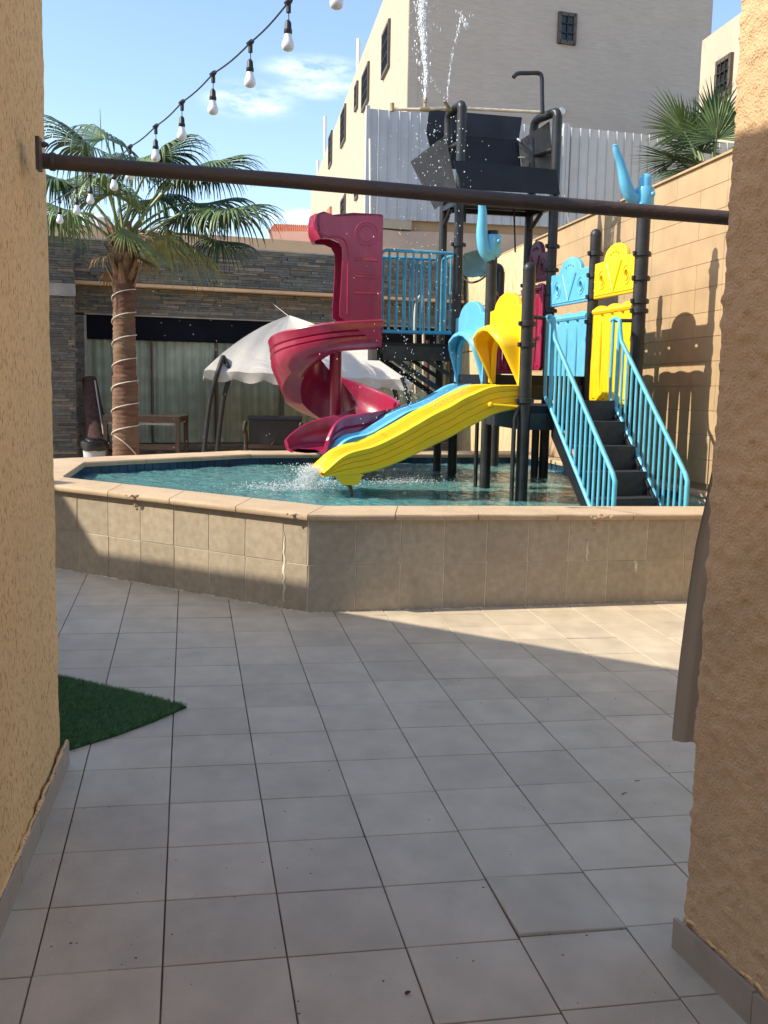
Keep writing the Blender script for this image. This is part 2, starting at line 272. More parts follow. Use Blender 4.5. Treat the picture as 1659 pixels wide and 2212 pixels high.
# ------------------------------------------------------------------ object helpers
WL = {}
def tag(o, label=None, cat=None, group=None, kind=None):
    if label: o['label'] = label
    if cat: o['category'] = cat
    if group: o['group'] = group
    if kind: o['kind'] = kind
    return o
def thing(name, loc, label, cat, group=None):
    o = bpy.data.objects.new(name, None); COL.objects.link(o); o.location = loc
    o.empty_display_size = .1; WL[o.name] = Vector(loc)
    return tag(o, label, cat, group)
class MB:
    def __init__(s): s.v = []; s.f = []
    def add(s, vs, fs):
        k = len(s.v); s.v += [Vector(p) for p in vs]; s.f += [tuple(i + k for i in f) for f in fs]; return s
    def hexa(s, p):
        return s.add(p, [(3, 2, 1, 0), (4, 5, 6, 7), (0, 1, 5, 4), (1, 2, 6, 5), (2, 3, 7, 6), (3, 0, 4, 7)])
    def box(s, c, sz, ax=None):
        X, Y, Z = ax or (Vector((1, 0, 0)), Vector((0, 1, 0)), Vector((0, 0, 1)))
        c = Vector(c); a, b, h = sz[0] / 2, sz[1] / 2, sz[2] / 2
        return s.hexa([c + X * i + Y * j + Z * k for k in (-h, h) for i, j in ((-a, -b), (a, -b), (a, b), (-a, b))])
    def bevbox(s, c, sz, bev, ax=None):      # chamfer round the +Z face
        X, Y, Z = ax or (Vector((1, 0, 0)), Vector((0, 1, 0)), Vector((0, 0, 1)))
        c = Vector(c); a, b, h = sz[0] / 2, sz[1] / 2, sz[2] / 2
        R = []
        for (q, k) in ((0, -h), (0, h - bev), (bev, h)):
            R.append([c + X * i * (a - q) + Y * j * (b - q) + Z * k for i, j in ((-1, -1), (1, -1), (1, 1), (-1, 1))])
        return s.loft(R, close_v=True, caps=True)
    def prism(s, pts, off):
        n = len(pts); off = Vector(off); P = [Vector(p) for p in pts]
        return s.add(P + [p + off for p in P], [tuple(range(n - 1, -1, -1)), tuple(range(n, 2 * n))] + [(i, (i + 1) % n, (i + 1) % n + n, i + n) for i in range(n)])
    def loft(s, rows, close_u=False, close_v=False, caps=False):
        n = len(rows[0]); k = len(s.v); m = len(rows)
        for r in rows: s.v += [Vector(p) for p in r]
        for i in range(m if close_u else m - 1):
            for j in range(n if close_v else n - 1):
                a, b = i * n + j, i * n + (j + 1) % n; c = ((i + 1) % m) * n + (j + 1) % n; d = ((i + 1) % m) * n + j
                s.f.append((k + a, k + b, k + c, k + d))
        if caps:
            s.f.append(tuple(k + i for i in range(n - 1, -1, -1))); s.f.append(tuple(k + (m - 1) * n + i for i in range(n)))
        return s
    def tube(s, pts, r, n=10, caps=True):
        P = [Vector(p) for p in pts]; m = len(P); rr = r if isinstance(r, (list, tuple)) else [r] * m
        rows = []; prev = None
        for i in range(m):
            t = (P[min(i + 1, m - 1)] - P[max(i - 1, 0)]).normalized()
            if prev is None:
                a = Vector((0, 0, 1)) if abs(t.z) < .9 else Vector((1, 0, 0)); u = t.cross(a).normalized()
            else:
                u = (prev - t * prev.dot(t)).normalized()
            prev = u; v = t.cross(u)
            rows.append([P[i] + (u * cos(2 * pi * j / n) + v * sin(2 * pi * j / n)) * rr[i] for j in range(n)])
        return s.loft(rows, close_v=True, caps=caps)
    def lathe(s, prof, c, n=20, ax=(0, 0, 1)):
        ax = Vector(ax).normalized(); a = Vector((1, 0, 0)) if abs(ax.x) < .9 else Vector((0, 1, 0)); u = ax.cross(a).normalized(); v = ax.cross(u); c = Vector(c)
        rows = [[c + ax * h + (u * cos(2 * pi * j / n) + v * sin(2 * pi * j / n)) * max(r, .0001) for j in range(n)] for r, h in prof]
        return s.loft(rows, close_v=True, caps=True)
    def ball(s, c, r, nu=8, nv=6, sc=(1, 1, 1)):
        c = Vector(c); rows = []
        for i in range(nv + 1):
            th = pi * i / nv; rows.append([c + Vector((sc[0] * r * sin(th + 1e-4) * cos(2 * pi * j / nu), sc[1] * r * sin(th + 1e-4) * sin(2 * pi * j / nu), -sc[2] * r * cos(th))) for j in range(nu)])
        return s.loft(rows, close_v=True)
    def build(s, name, m, parent=None, smooth=35, origin=None, label=None):
        me = bpy.data.meshes.new(name)
        if parent is not None: o0 = WL[parent.name].copy()
        elif origin is not None: o0 = Vector(origin)
        else:
            xs = [p.x for p in s.v]; ys = [p.y for p in s.v]; o0 = Vector(((min(xs) + max(xs)) / 2, (min(ys) + max(ys)) / 2, min(p.z for p in s.v)))
        me.from_pydata([tuple(p - o0) for p in s.v], [], s.f); me.update()
        if smooth:
            for p in me.polygons: p.use_smooth = True
            me.set_sharp_from_angle(angle=radians(smooth))
        bm = bmesh.new(); bm.from_mesh(me); bmesh.ops.recalc_face_normals(bm, faces=bm.faces); bm.to_mesh(me); bm.free()
        me.materials.append(MT[m])
        o = bpy.data.objects.new(name, me); COL.objects.link(o)
        if parent is not None:
            o.parent = parent; WL[o.name] = o0
        else:
            o.location = o0; WL[o.name] = o0
        if label: o['label'] = label
        return o
def place(name, mesh, mw, parent, label=None):       # another piece sharing mesh data
    o = bpy.data.objects.new(name, mesh); COL.objects.link(o)
    o.parent = parent; o.matrix_basis = Matrix.Translation(-WL[parent.name]) @ mw; WL[o.name] = WL[parent.name]
    if label: o['label'] = label
    return o
def axes(X, Z):
    X = Vector(X).normalized(); Z = Vector(Z).normalized(); Y = Z.cross(X).normalized(); return X, Y, Z
def plate(name, loops, thick, m, parent, O, X, Zup, bev=.008, label=None):
    """a flat moulded plate: 2D outline with holes, real thickness; X across, Zup up, grown along X x Z"""
    cu = bpy.data.curves.new(name, 'CURVE'); cu.dimensions = '2D'; cu.fill_mode = 'BOTH'; cu.extrude = max(thick / 2 - bev, .001); cu.bevel_depth = bev; cu.bevel_resolution = 2; cu.offset = -bev
    for lp in loops:
        sp = cu.splines.new('POLY'); sp.points.add(len(lp) - 1)
        for q, (x, y) in zip(sp.points, lp): q.co = (x, y, 0, 1)
        sp.use_cyclic_u = True
    ob = bpy.data.objects.new(name + '_tmp', cu); COL.objects.link(ob)
    bpy.context.view_layer.update()
    me = bpy.data.meshes.new_from_object(ob.evaluated_get(bpy.context.evaluated_depsgraph_get()))
    bpy.data.objects.remove(ob); bpy.data.curves.remove(cu)
    X = Vector(X).normalized(); Z = Vector(Zup).normalized(); Y = X.cross(Z)
    Mx = Matrix((X, Z, -Y)).transposed().to_4x4(); Mx.translation = Vector(O) - WL[parent.name]
    me.transform(Mx); me.materials.clear(); me.materials.append(MT[m]); me.name = name
    for p in me.polygons: p.use_smooth = True
    me.set_sharp_from_angle(angle=radians(40))
    o = bpy.data.objects.new(name, me); COL.objects.link(o); o.parent = parent; WL[o.name] = WL[parent.name]
    if label: o['label'] = label
    return o
def ring(b, c, R, r, ax, n=22):
    ax = Vector(ax).normalized(); a = Vector((0, 0, 1)) if abs(ax.z) < .9 else Vector((1, 0, 0)); u = ax.cross(a).normalized(); v = ax.cross(u); c = Vector(c)
    b.loft([[c + (u * cos(t) + v * math.sin(t)) * (R + r * cos(f)) + ax * r * math.sin(f) for f in [2 * pi * j / 6 for j in range(6)]] for t in [2 * pi * i / n for i in range(n)]], close_u=True, close_v=True)
def lerp(a, b, t): return a + (b - a) * t
def interp(xs, ys, x):
    if x <= xs[0]: return ys[0]
    for i in range(len(xs) - 1):
        if x <= xs[i + 1]: return lerp(ys[i], ys[i + 1], (x - xs[i]) / (xs[i + 1] - xs[i] + 1e-9))
    return ys[-1]
def smoothpath(P, k=6):
    P = [Vector(p) for p in P]; R = []
    for i in range(len(P) - 1):
        p0, p1, p2, p3 = P[max(i - 1, 0)], P[i], P[i + 1], P[min(i + 2, len(P) - 1)]
        for j in range(k):
            t = j / k
            R.append(.5 * ((2 * p1) + (p2 - p0) * t + (2 * p0 - 5 * p1 + 4 * p2 - p3) * t * t + (3 * p1 - p0 - 3 * p2 + p3) * t ** 3))
    R.append(P[-1]); return R
def inpoly(x, y, P):
    c = False; n = len(P)
    for i in range(n):
        x1, y1 = P[i][:2]; x2, y2 = P[i - 1][:2]
        if (y1 > y) != (y2 > y) and x < (x2 - x1) * (y - y1) / (y2 - y1) + x1: c = not c
    return c

# ================================================================== STRUCTURE
# ground sheet to the horizon, well below the paving
g = MB(); S = 900
g.add([(-S, -S, -.12), (S, -S, -.12), (S, S, -.12), (-S, S, -.12)], [(0, 1, 2, 3)])
tag(g.build('ground', 'ground', smooth=0), kind='structure')
# paved floor: joint bed + every tile
TG = Vector((-1.143, 3.693)); TA = .194; TS = .3304
gx = Vector((cos(TA), sin(TA))); gy = Vector((-sin(TA), cos(TA)))
fb = MB(); 
def fpt(x, y, dz): return Vector((x, y, floor_z(x, y) + dz))
fb.add([fpt(-9, -4, -.006), fpt(9, -4, -.006), fpt(9, 9, -.006), fpt(-9, 9, -.006), fpt(-9, -4, -.1), fpt(9, -4, -.1), fpt(9, 9, -.1), fpt(-9, 9, -.1)], [(0, 1, 2, 3), (4, 7, 6, 5), (0, 4, 5, 1), (1, 5, 6, 2), (2, 6, 7, 3), (3, 7, 4, 0)])
floor = fb.build('paved_floor', 'grout', smooth=0, origin=(0, 0, 0)); tag(floor, kind='structure')
tm = {}
def tilemesh(w, h, key):
    if key not in tm:
        b = MB(); b.bevbox((0, 0, -.005), (w, h, .012), .0018)
        o = b.build('floor_tile', 'tile', smooth=0, origin=(0, 0, 0)); tm[key] = o.data; bpy.data.objects.remove(o)
    return tm[key]
FN = Vector((.019, -.014, 1)).normalized()
for c in range(-6, 18):
    for r in range(-7, 15):
        roff = .22 if c >= 7 else (.0 if c < 3 else .03 * (c - 3))
        ccx = TG.x + gx.x * (c + .5) * TS + gy.x * (r + roff + .5) * TS
        ccy = TG.y + gx.y * (c + .5) * TS + gy.y * (r + roff + .5) * TS
        if ccy < 1.7 or ccy > 7.9: continue
        q = Vector((ccx, ccy, floor_z(ccx, ccy))) - CAM; zz = q.dot(FWD)
        px = 829.5 + F * q.dot(RT) / zz; py = 1106 - F * q.dot(UP) / zz
        if px < -120 or px > 1780 or py > 2350: continue
        if ccy > 7.25 and ccx > -1.0: continue
        
        wv = TS - .0045
        rot = Matrix.Rotation(TA + random.uniform(-.002, .002), 4, 'Z')
        tilt = Matrix.Rotation(random.uniform(-.0035, .0035) - .014, 4, 'X').inverted() @ Matrix.Rotation(.019 + random.uniform(-.003, .003), 4, 'Y')
        dz = random.uniform(-.0008, .0008)
        if (c, r) == (4, -4): tilt = tilt @ Matrix.Rotation(-.022, 4, 'X') @ Matrix.Rotation(.012, 4, 'Y'); dz = .004
        place('floor_tile', tilemesh(wv, wv, 'a'), Matrix.Translation((ccx, ccy, floor_z(ccx, ccy) + dz)) @ tilt @ rot, floor)
# terrace behind the pool
tb = MB(); tb.add([(-12, 9.6, .2), (8, 13.5, .2), (8, 24, .2), (-12, 24, .2)], [(0, 1, 2, 3)])
tag(tb.build('terrace', 'walltile', smooth=0), kind='structure')

# ------------------------------------------------------------------ POOL
INN = [Vector((-.405, 6.675)), Vector((-2.55, 7.83)), Vector((-2.8, 9.18)), Vector((-1.48, 10.85)), Vector((1.72, 12.5)), Vector((2.05, 11.385)), Vector((2.66, 8.9)), Vector((2.95, 7.64))]
OUT = [Vector((-.482, 6.236)), Vector((-2.46, 7.30)), Vector((-3.30, 7.95)), Vector((-3.22, 9.34)), Vector((-1.66, 11.28)), Vector((1.70, 13.0)), Vector((2.30, 11.45)), Vector((3.0, 8.9)), Vector((3.4, 7.35))]
INN[7] = Vector((3.1, 7.68))
pool = thing('raised_pool', (0, 9.3, 0), 'raised octagonal splash pool with tiled beige sides and sandy coping', 'pool')
OB = [(-.482, 6.292), (-2.445, 7.344), (-3.35, 8.0), (-3.25, 9.38), (-1.7, 11.3), (1.70, 13.03), (2.33, 11.45), (3.0, 8.9), (3.5, 7.41)]
# masonry core between outer and inner line (outer 9 points, inner 9 points)
inner9 = [INN[0], INN[1], INN[1] + Vector((-.06, .02)), INN[2], INN[3], INN[4], INN[5], INN[6], INN[7]]
core = MB(); rows = []
for (ox, oy), ip in zip(OB, inner9):
    o2 = Vector((ox, oy)); i2 = ip - (ip - Vector((0, 9.3))).normalized() * 0.0
    oi = o2 - (i2 - o2).normalized() * .004
    rows.append([(oi.x, oi.y, -.02), (oi.x, oi.y, rim_z(ox, -.042)), (i2.x, i2.y, rim_z(i2.x, -.042)), (i2.x, i2.y, .05)])
core.loft(rows, close_u=True, close_v=True)
core.build('pool_wall_core', 'lightgrout', pool, smooth=0)
# facing tiles of the two visible outer faces
def face_tiles(p0, p1, first, w, mtl='walltile'):
    p0 = Vector(p0); p1 = Vector(p1); d = (p1 - p0); LN = d.length; d /= LN; n = Vector((d.y, -d.x)); 
    if n.dot(Vector((0, 9.3)) - p0) > 0: n = -n
    s = 0; k = 0; ws = [first]
    while s < LN - .02:
        wd = min(ws[0] if k == 0 else w, LN - s)
        for row in (0, 1):
            m = p0 + d * (s + wd / 2)
            zb = floor_z(m.x, m.y) - .02; zt = rim_z(m.x, -.044); zm = lerp(floor_z(m.x, m.y), zt, .515)
            za, zc = (zb, zm - .0015) if row == 0 else (zm + .0015, zt)
            b = MB(); X = Vector((d.x, d.y, -.019 * d.x)).normalized(); Nn = Vector((n.x, n.y, 0))
            Z = Nn.cross(X).normalized()
            if Z.z < 0: Z = -Z
            c = Vector((m.x, m.y, (za + zc) / 2)) + Nn * (.001 + random.uniform(-.0012, .0012))
            b.bevbox(c, (wd - .006, zc - za - .001, .012), .0015, (X, Z, Nn))
            b.build('wall_tile', mtl, pool, smooth=0)
        s += wd; k += 1
face_tiles((-.482, 6.292), (3.5, 7.41), .315, .302)
face_tiles((-.482, 6.292), (-2.445, 7.344), .185, .302)
face_tiles((-2.445, 7.344), (-3.35, 8.0), .15, .302)
# coping slabs
def coping_edge(o0, o1, i0, i1, n, gap_at=()):
    o0, o1, i0, i1 = map(Vector, (o0, o1, i0, i1))
    for k in range(n):
        t0, t1 = k / n, (k + 1) / n
        g_ = .003 / (o1 - o0).length
        a, b, c, d = o0.lerp(o1, t0 + g_), o0.lerp(o1, t1 - g_), i0.lerp(i1, t1 - g_), i0.lerp(i1, t0 + g_)
        m = MB(); secs = []
        for P, Q in ((a, d), (b, c)):
            u = (Q - P).normalized(); pr = []
            z0 = rim_z(P.x)
            for (s, z) in ((.02, -.044), (.006, -.040), (0, -.03), (0, -.014), (.005, -.004), (.016, 0)):
                p = P + u * s; pr.append((p.x, p.y, rim_z(p.x, z)))
            pr += [(Q.x - u.x * .012, Q.y - u.y * .012, rim_z(Q.x, 0)), (Q.x, Q.y, rim_z(Q.x, -.012)), (Q.x, Q.y, rim_z(Q.x, -.044))]
            secs.append(pr)
        nn = 6; rws = []
        for q in range(nn + 1):
            t = q / nn
            rr = [Vector(x).lerp(Vector(y), t) for x, y in zip(*secs)]
            if 0 < q < nn:
                for j in range(2, 6): rr[j] += Vector((0, 0, -.002 * random.random() if j > 3 else 0)) + Vector((0, .003 * random.random(), 0))
            rws.append(rr)
        m.loft(rws, close_v=True, caps=True).build('coping_slab', 'coping', pool, smooth=40)
def v2(p): return Vector((p[0], p[1]))
innc = [p.copy() for p in INN]
ctr = Vector((0, 9.4))
innc = [p + (ctr - p).normalized() * .03 for p in innc]
OC = OUT
coping_edge(OC[0], OC[8], innc[0], innc[7], 7)
coping_edge(OC[0], OC[1], innc[0], innc[1], 4)
coping_edge(OC[1], OC[2], innc[1], innc[1] + Vector((-.03, .06)), 1)
coping_edge(OC[2], OC[3], innc[1] + Vector((-.03, .06)), innc[2], 2)
coping_edge(OC[3], OC[4], innc[2], innc[3], 3)
coping_edge(OC[4], OC[5], innc[3], innc[4], 5)
coping_edge(OC[5], OC[6], innc[4], innc[5], 2)
coping_edge(OC[6], OC[7], innc[5], innc[6], 3)
coping_edge(OC[7], OC[8], innc[6], innc[7], 2)
# broken mortar lumps and chips along the coping front
def rubble(c, sz, n, name='broken_mortar', m='rubble', seed=1):
    rd = random.Random(seed); b = MB()
    for k in range(n):
        p = Vector(c) + Vector((rd.gauss(0, sz[0] / 2.2), rd.gauss(0, sz[1] / 2.2), rd.gauss(0, sz[2] / 2.2)))
        r = rd.uniform(.004, .010)
        b.ball(p, r, 6, 4, (rd.uniform(.9, 1.8), rd.uniform(.6, 1), rd.uniform(.5, .9)))
    return tag(b.build(name, m, pool, smooth=0), kind='stuff')
def of(px, py, a, b_):
    d = Vector((b_[0] - a[0], b_[1] - a[1], 0)).normalized(); return onpl(px, py, (a[0], a[1], 0), Vector((d.y, -d.x, 0)))
FA_, FB_ = (-.482, 6.240), (3.4, 7.354)
LA_, LB_ = (-.482, 6.240), (-2.46, 7.304)
WA_, WB_ = (-.482, 6.284), (3.5, 7.402)
VA_, VB_ = (-.482, 6.284), (-2.445, 7.336)
q = of(1285, 1116, FA_, FB_); rubble(q, (.16, .012, .012), 60, seed=3); rubble(of(1283, 1136, WA_, WB_), (.022, .004, .03), 22, seed=4)
q = at(295, 1073, 6.88); rubble(of(295, 1072, LA_, LB_), (.07, .006, .008), 40, seed=5); rubble(of(295, 1094, VA_, VB_), (.016, .004, .02), 18, seed=6)
rubble(of(640, 1111, LA_, LB_), (.05, .006, .006), 26, seed=7)
# flaking grout runs
def streak(px, y0, y1, w, Y, seed):
    A_, B_ = (VA_, VB_) if px < 660 else (WA_, WB_)
    rd = random.Random(seed); b = MB(); L_, R_ = [], []
    n = 14
    for i in range(n + 1):
        t = i / n; c = of(px + rd.uniform(-2, 2), lerp(y0, y1, t), A_, B_); ww = w * (.25 + .75 * math.sin(pi * min(1, t * .9 + .05))) * rd.uniform(.7, 1.2)
        dd = Vector((B_[0] - A_[0], B_[1] - A_[1], 0)).normalized(); L_.append(c - dd * ww); R_.append(c + dd * ww)
    rows = [L_, [l.lerp(r, .5) + Vector((0, -.005, 0)) for l, r in zip(L_, R_)], R_]
    b.loft(rows); return b.build('grout_run', 'lightgrout', pool)
streak(614, 1150, 1300, .012, 6.378, 1); streak(1268, 1165, 1215, .008, 6.78, 2); streak(1373, 1205, 1240, .010, 6.87, 3)
# joint mortar between wall foot and floor
jm = MB(); rd = random.Random(5)
for (a, b_) in (((-.482, 6.292), (-2.445, 7.344)), ((-.482, 6.292), (3.4, 7.38))):
    for k in range(90):
        t = rd.random(); x = lerp(a[0], b_[0], t); y = lerp(a[1], b_[1], t) - .012
        jm.ball((x, y, floor_z(x, y) + .001), rd.uniform(.004, .011), 6, 4, (1.6, 1, .6))
tag(jm.build('foot_mortar', 'lightgrout', pool, smooth=0), kind='stuff')
# inner waterline tiles
wm = MB(); wm.bevbox((0, 0, 0), (.094, .012, .125), .002, axes((1, 0, 0), (0, 0, 1))); _o = wm.build('waterline_tile', 'bluetile', smooth=0, origin=(0, 0, 0)); wme = _o.data; bpy.data.objects.remove(_o)
for (a, b_) in ((1, 2), (2, 3), (3, 4), (4, 5), (5, 6)):
    A, B = INN[a], INN[b_]; d = (B - A); ln = d.length; d /= ln; nrm = Vector((-d.y, d.x))
    if nrm.dot(ctr - A) < 0: nrm = -nrm
    k = int(ln / .098)
    for i in range(k):
        p = A + d * (i + .5) * ln / k + nrm * .005
        Mx = Matrix((Vector((d.x, d.y, 0)), Vector((nrm.x, nrm.y, 0)), Vector((0, 0, 1)))).transposed().to_4x4(); Mx.translation = (p.x, p.y, rim_z(p.x, -.108))
        place('waterline_tile', wme, Mx, pool)
lin = MB()   # lining below the waterline and the pool bottom
rows = [[(p.x, p.y, rim_z(p.x, -.17)), (p.x * .97, 9.4 + (p.y - 9.4) * .97, .22)] for p in INN]
lin.loft(rows, close_u=True); lin.add([(p.x, p.y, .225) for p in INN], [tuple(range(len(INN)))])
lin.build('pool_lining', 'mosaic', pool, smooth=0)
# water
wb = MB(); stp = .028; idx = {}
x0, y0 = -3.1, 6.4
W0 = .62
big = [p + (p - ctr).normalized() * .03 for p in INN]
def wz(x, y):
    z = .012 * noise.noise(Vector((x * 3.1, y * 4.2, .3))) + .009 * noise.noise(Vector((x * 8, y * 10, 5.1))) + .0035 * noise.noise(Vector((x * 21, y * 24, 2)))
    for (cx, cy, a_) in ((-.62, 8.2, .02), (.15, 9.1, .012), (-2.35, 9.5, .010)):
        d2 = (x - cx) ** 2 + (y - cy) ** 2
        if d2 < 1: z += a_ * math.exp(-d2 * 5) * noise.noise(Vector((x * 16, y * 16, 9)))
    return W0 - .0185 * x + z
nx, ny = int(6.5 / stp), int(6.4 / stp)
def wi(i, j):
    if (i, j) not in idx:
        x, y = x0 + i * stp, y0 + j * stp; idx[(i, j)] = len(wb.v); wb.v.append(Vector((x, y, wz(x, y))))
    return idx[(i, j)]
for i in range(nx):
    for j in range(ny):
        if inpoly(x0 + (i + .5) * stp, y0 + (j + .5) * stp, big): wb.f.append((wi(i, j), wi(i + 1, j), wi(i + 1, j + 1), wi(i, j + 1)))
tag(wb.build('water', 'water', smooth=180), kind='structure')

# ------------------------------------------------------------------ passage walls (the building the photo is taken from)
FD = Vector((-.88, .475, 0)).normalized()       # direction of its outer front
HB = 3.74
def rough_wall(name, base, zt, cell, disp, m, parent=None, label=None, closed=None):
    """base: list of (x,y) run along the face; displaced grid; back is closed by a core block"""
    P = [Vector((p[0], p[1], 0)) for p in base]
    pts = []
    for i in range(len(P) - 1):
        n = max(1, int((P[i + 1] - P[i]).length / cell))
        for k in range(n): pts.append(P[i].lerp(P[i + 1], k / n))
    pts.append(P[-1])
    nz_ = int(zt / cell); rows = []
    nr = []
    for i in range(len(pts)):
        d = (pts[min(i + 1, len(pts) - 1)] - pts[max(i - 1, 0)]).normalized(); nr.append(Vector((d.y, -d.x, 0)))
    for j in range(nz_ + 1):
        z = -.05 + (zt + .05) * j / nz_
        rows.append([p + Vector((0, 0, z)) + n_ * disp(p.x, p.y, z) for p, n_ in zip(pts, nr)])
    b = MB(); b.loft(rows); return b.build(name, m, parent, smooth=180, label=label)
LC = Vector((-1.262, 3.775)); RC = Vector((.865, 2.64))
bl = thing('left_passage_wall', (LC.x, LC.y, 0), 'scratched ochre plaster wall on the left edge, nearest the camera', 'wall')
br = thing('right_passage_wall', (RC.x, RC.y, 0), 'lumpy ochre plaster wall on the right edge, sunlit at its top', 'wall')
def dl(x, y, z):
    v = Vector((x, y, z))
    return .006 * noise.noise(v * 4) + .0022 * noise.noise(Vector((x * 60, y * 60, z * 20))) + .0012 * noise.noise(v * 60)
def dr(x, y, z):
    v = Vector((x, y, z)); a = noise.noise(v * 31 + Vector((noise.noise(v * 12) * 1.2, 0, 0))); 
    return .005 * noise.noise(v * 5) + .0085 * max(-.16, a) + .005 * abs(noise.noise(v * 58)) + .0020 * noise.noise(v * 120)
# left: runs from behind the camera to the corner, round it, then along the outer front
lw = [(-.62, -.6), (-1.05, 2.605), (-1.235, 3.70), (-1.262, 3.765), (-1.30, 3.80)]
far = LC + Vector((FD.x, FD.y)) * 7.5
lw2 = lw + [(far.x, far.y)]
rough_wall('plaster_face', lw, HB, .0125, dl, 'leftplaster', bl)
cb = MB(); cb.prism([(-.66, -.6, -.1), (-1.09, 2.6, -.1), (-1.285, 3.72, -.1), (far.x, far.y, -.1), (-9, -.6, -.1)], (0, 0, HB + .1)); cb.build('wall_core', 'leftplaster', bl, smooth=0)
cb = MB(); nb_ = Vector((-.475, -.88)) * .75; cb.prism([(-.80, -.6, 3.5), (-1.30, 2.6, 3.5), (LC.x + nb_.x + .3, LC.y + nb_.y - .16, 3.5), (far.x + nb_.x, far.y + nb_.y, 3.5), (-9, -.6, 3.5)], (0, 0, .60)); cb.build('shadow_setback', 'leftplaster', bl, smooth=0)  # unseen set-back volume, added to raise the shadow edge on the right wall
cb = MB(); fa_ = LC + Vector((FD.x, FD.y)) * 5.9 + nb_ * .03; fb_ = far + nb_ * .03; cb.prism([(fa_.x, fa_.y, HB - .02), (fb_.x, fb_.y, HB - .02), (fb_.x - .9, fb_.y - 1.6, HB - .02), (fa_.x - .9, fa_.y - 1.6, HB - .02)], (0, 0, .75)); cb.build('shadow_block', 'leftplaster', bl, smooth=0)  # unseen block added on the roof to throw a slanting shadow on the pool
# right: from the corner back past the camera
rw = [(1.05, 2.55), (.90, 2.655), (.868, 2.63), (.885, 2.55), (1.36, .96)]
rough_wall('plaster_face', rw, HB, .010, dr, 'rightplaster', br)
fr_ = RC - Vector((FD.x, FD.y)) * 6
cb = MB(); cb.prism([(.915, 2.55, -.1), (1.78, -.3, -.1), (fr_.x, -.9, -.1), (fr_.x, fr_.y - .02, -.1), (.93, 2.60, -.1)], (0, 0, HB + .1)); cb.build('wall_core', 'rightplaster', br, smooth=0)
# skirting tiles
def skirt(parent, a, b_, side, n, h=.10, o=.006):
    a, b_ = Vector(a), Vector(b_); d = (b_ - a); ln = d.length; d /= ln; nn = Vector((d.y, -d.x)) * side
    for k in range(n):
        m = a + d * (k + .5) * ln / n; b = MB()
        c = Vector((m.x, m.y, floor_z(m.x, m.y) + h / 2 - .005)) + Vector((nn.x, nn.y, 0)) * o
        b.bevbox(c, (ln / n - .003, h + random.uniform(-.004, .004), .014), .002, (Vector((d.x, d.y, 0)), Vector((0, 0, 1)), Vector((nn.x, nn.y, 0))))
        b.build('skirting_tile', 'skirting', parent, smooth=0)
skirt(bl, (-.80, 1.0), (-1.232, 3.76), 1, 9, .097)
skirt(br, (.862, 2.645), (1.372, .96), -1, 5, .10, -.020)
# mortar bead over the skirting
for par, a, b_, z in ((bl, (-.80, 1.0), (-1.225, 3.75), .097), (br, (.868, 2.62), (1.35, .98), .10)):
    b = MB(); pts = []; rs = []
    for k in range(80):
        t = k / 79; x = lerp(a[0], b_[0], t); y = lerp(a[1], b_[1], t); pts.append((x + random.uniform(-.003, .003), y, floor_z(x, y) + z + random.uniform(-.006, .006))); rs.append(random.uniform(.003, .009))
    b.tube(pts, rs, 7).build('mortar_bead', 'leftplaster', par, smooth=180)

# ------------------------------------------------------------------ right boundary wall
WP = Vector((2.70, 9.25, 0)); WD = Vector((-.173, .985, 0)).normalized(); WN = Vector((-.985, -.173, 0)).normalized()
bw = thing('boundary_wall', (2.7, 9.25, 0), 'long sandy boundary wall right of the play tower, carrying its shadows', 'wall')
def wtop(s): return 0
def won(px, py): return onpl(px, py, WP, WN)
pT0, pT1 = won(1569, 335), won(963, 606)
pB0, pB1 = won(1531, 1037), won(1160, 973)
def ws(p): return (Vector((p.x, p.y, 0)) - WP).dot(WD)
sT0, sT1, sB0, sB1 = ws(pT0), ws(pT1), ws(pB0), ws(pB1)
def ztop(s): return lerp(pT0.z, pT1.z, (s - sT0) / (sT1 - sT0))
def zbot(s): return lerp(pB0.z, pB1.z, (s - sB0) / (sB1 - sB0))
S0, S1 = -4.2, sT1
cb = MB(); A = WP + WD * S0 - WN * .006; B = WP + WD * S1 - WN * .006; Tk = -WN * .3
cb.hexa([A + Vector((0, 0, -.1)), B + Vector((0, 0, -.1)), B + Tk + Vector((0, 0, -.1)), A + Tk + Vector((0, 0, -.1)),
         A + Vector((0, 0, ztop(S0) - .004)), B + Vector((0, 0, ztop(S1) - .004)), B + Tk + Vector((0, 0, ztop(S1) - .004)), A + Tk + Vector((0, 0, ztop(S0) - .004))])
cb.build('wall_core', 'renderjoint', bw, smooth=0)
NR = 13; SPL = 4.35
s = -1.6
while s < SPL - .01:
    wd = min(.47, SPL - s)
    for r in range(NR):
        sh = .0
        a, b_ = s + .0015, s + wd - .0015
        def zz_(q, f): return lerp(zbot(q) - .04, ztop(q), f)
        f0, f1 = r / NR + .0006, (r + 1) / NR - .0009
        P = [WP + WD * a + Vector((0, 0, zz_(a, f0))), WP + WD * b_ + Vector((0, 0, zz_(b_, f0))), WP + WD * b_ + Vector((0, 0, zz_(b_, f1))), WP + WD * a + Vector((0, 0, zz_(a, f1)))]
        m = MB(); j = random.uniform(-.001, .001); m.hexa([p - WN * .008 for p in P] + [p + WN * (.002 + j) for p in P]); m.build('wall_tile', 'render', bw, smooth=0)
    s += wd
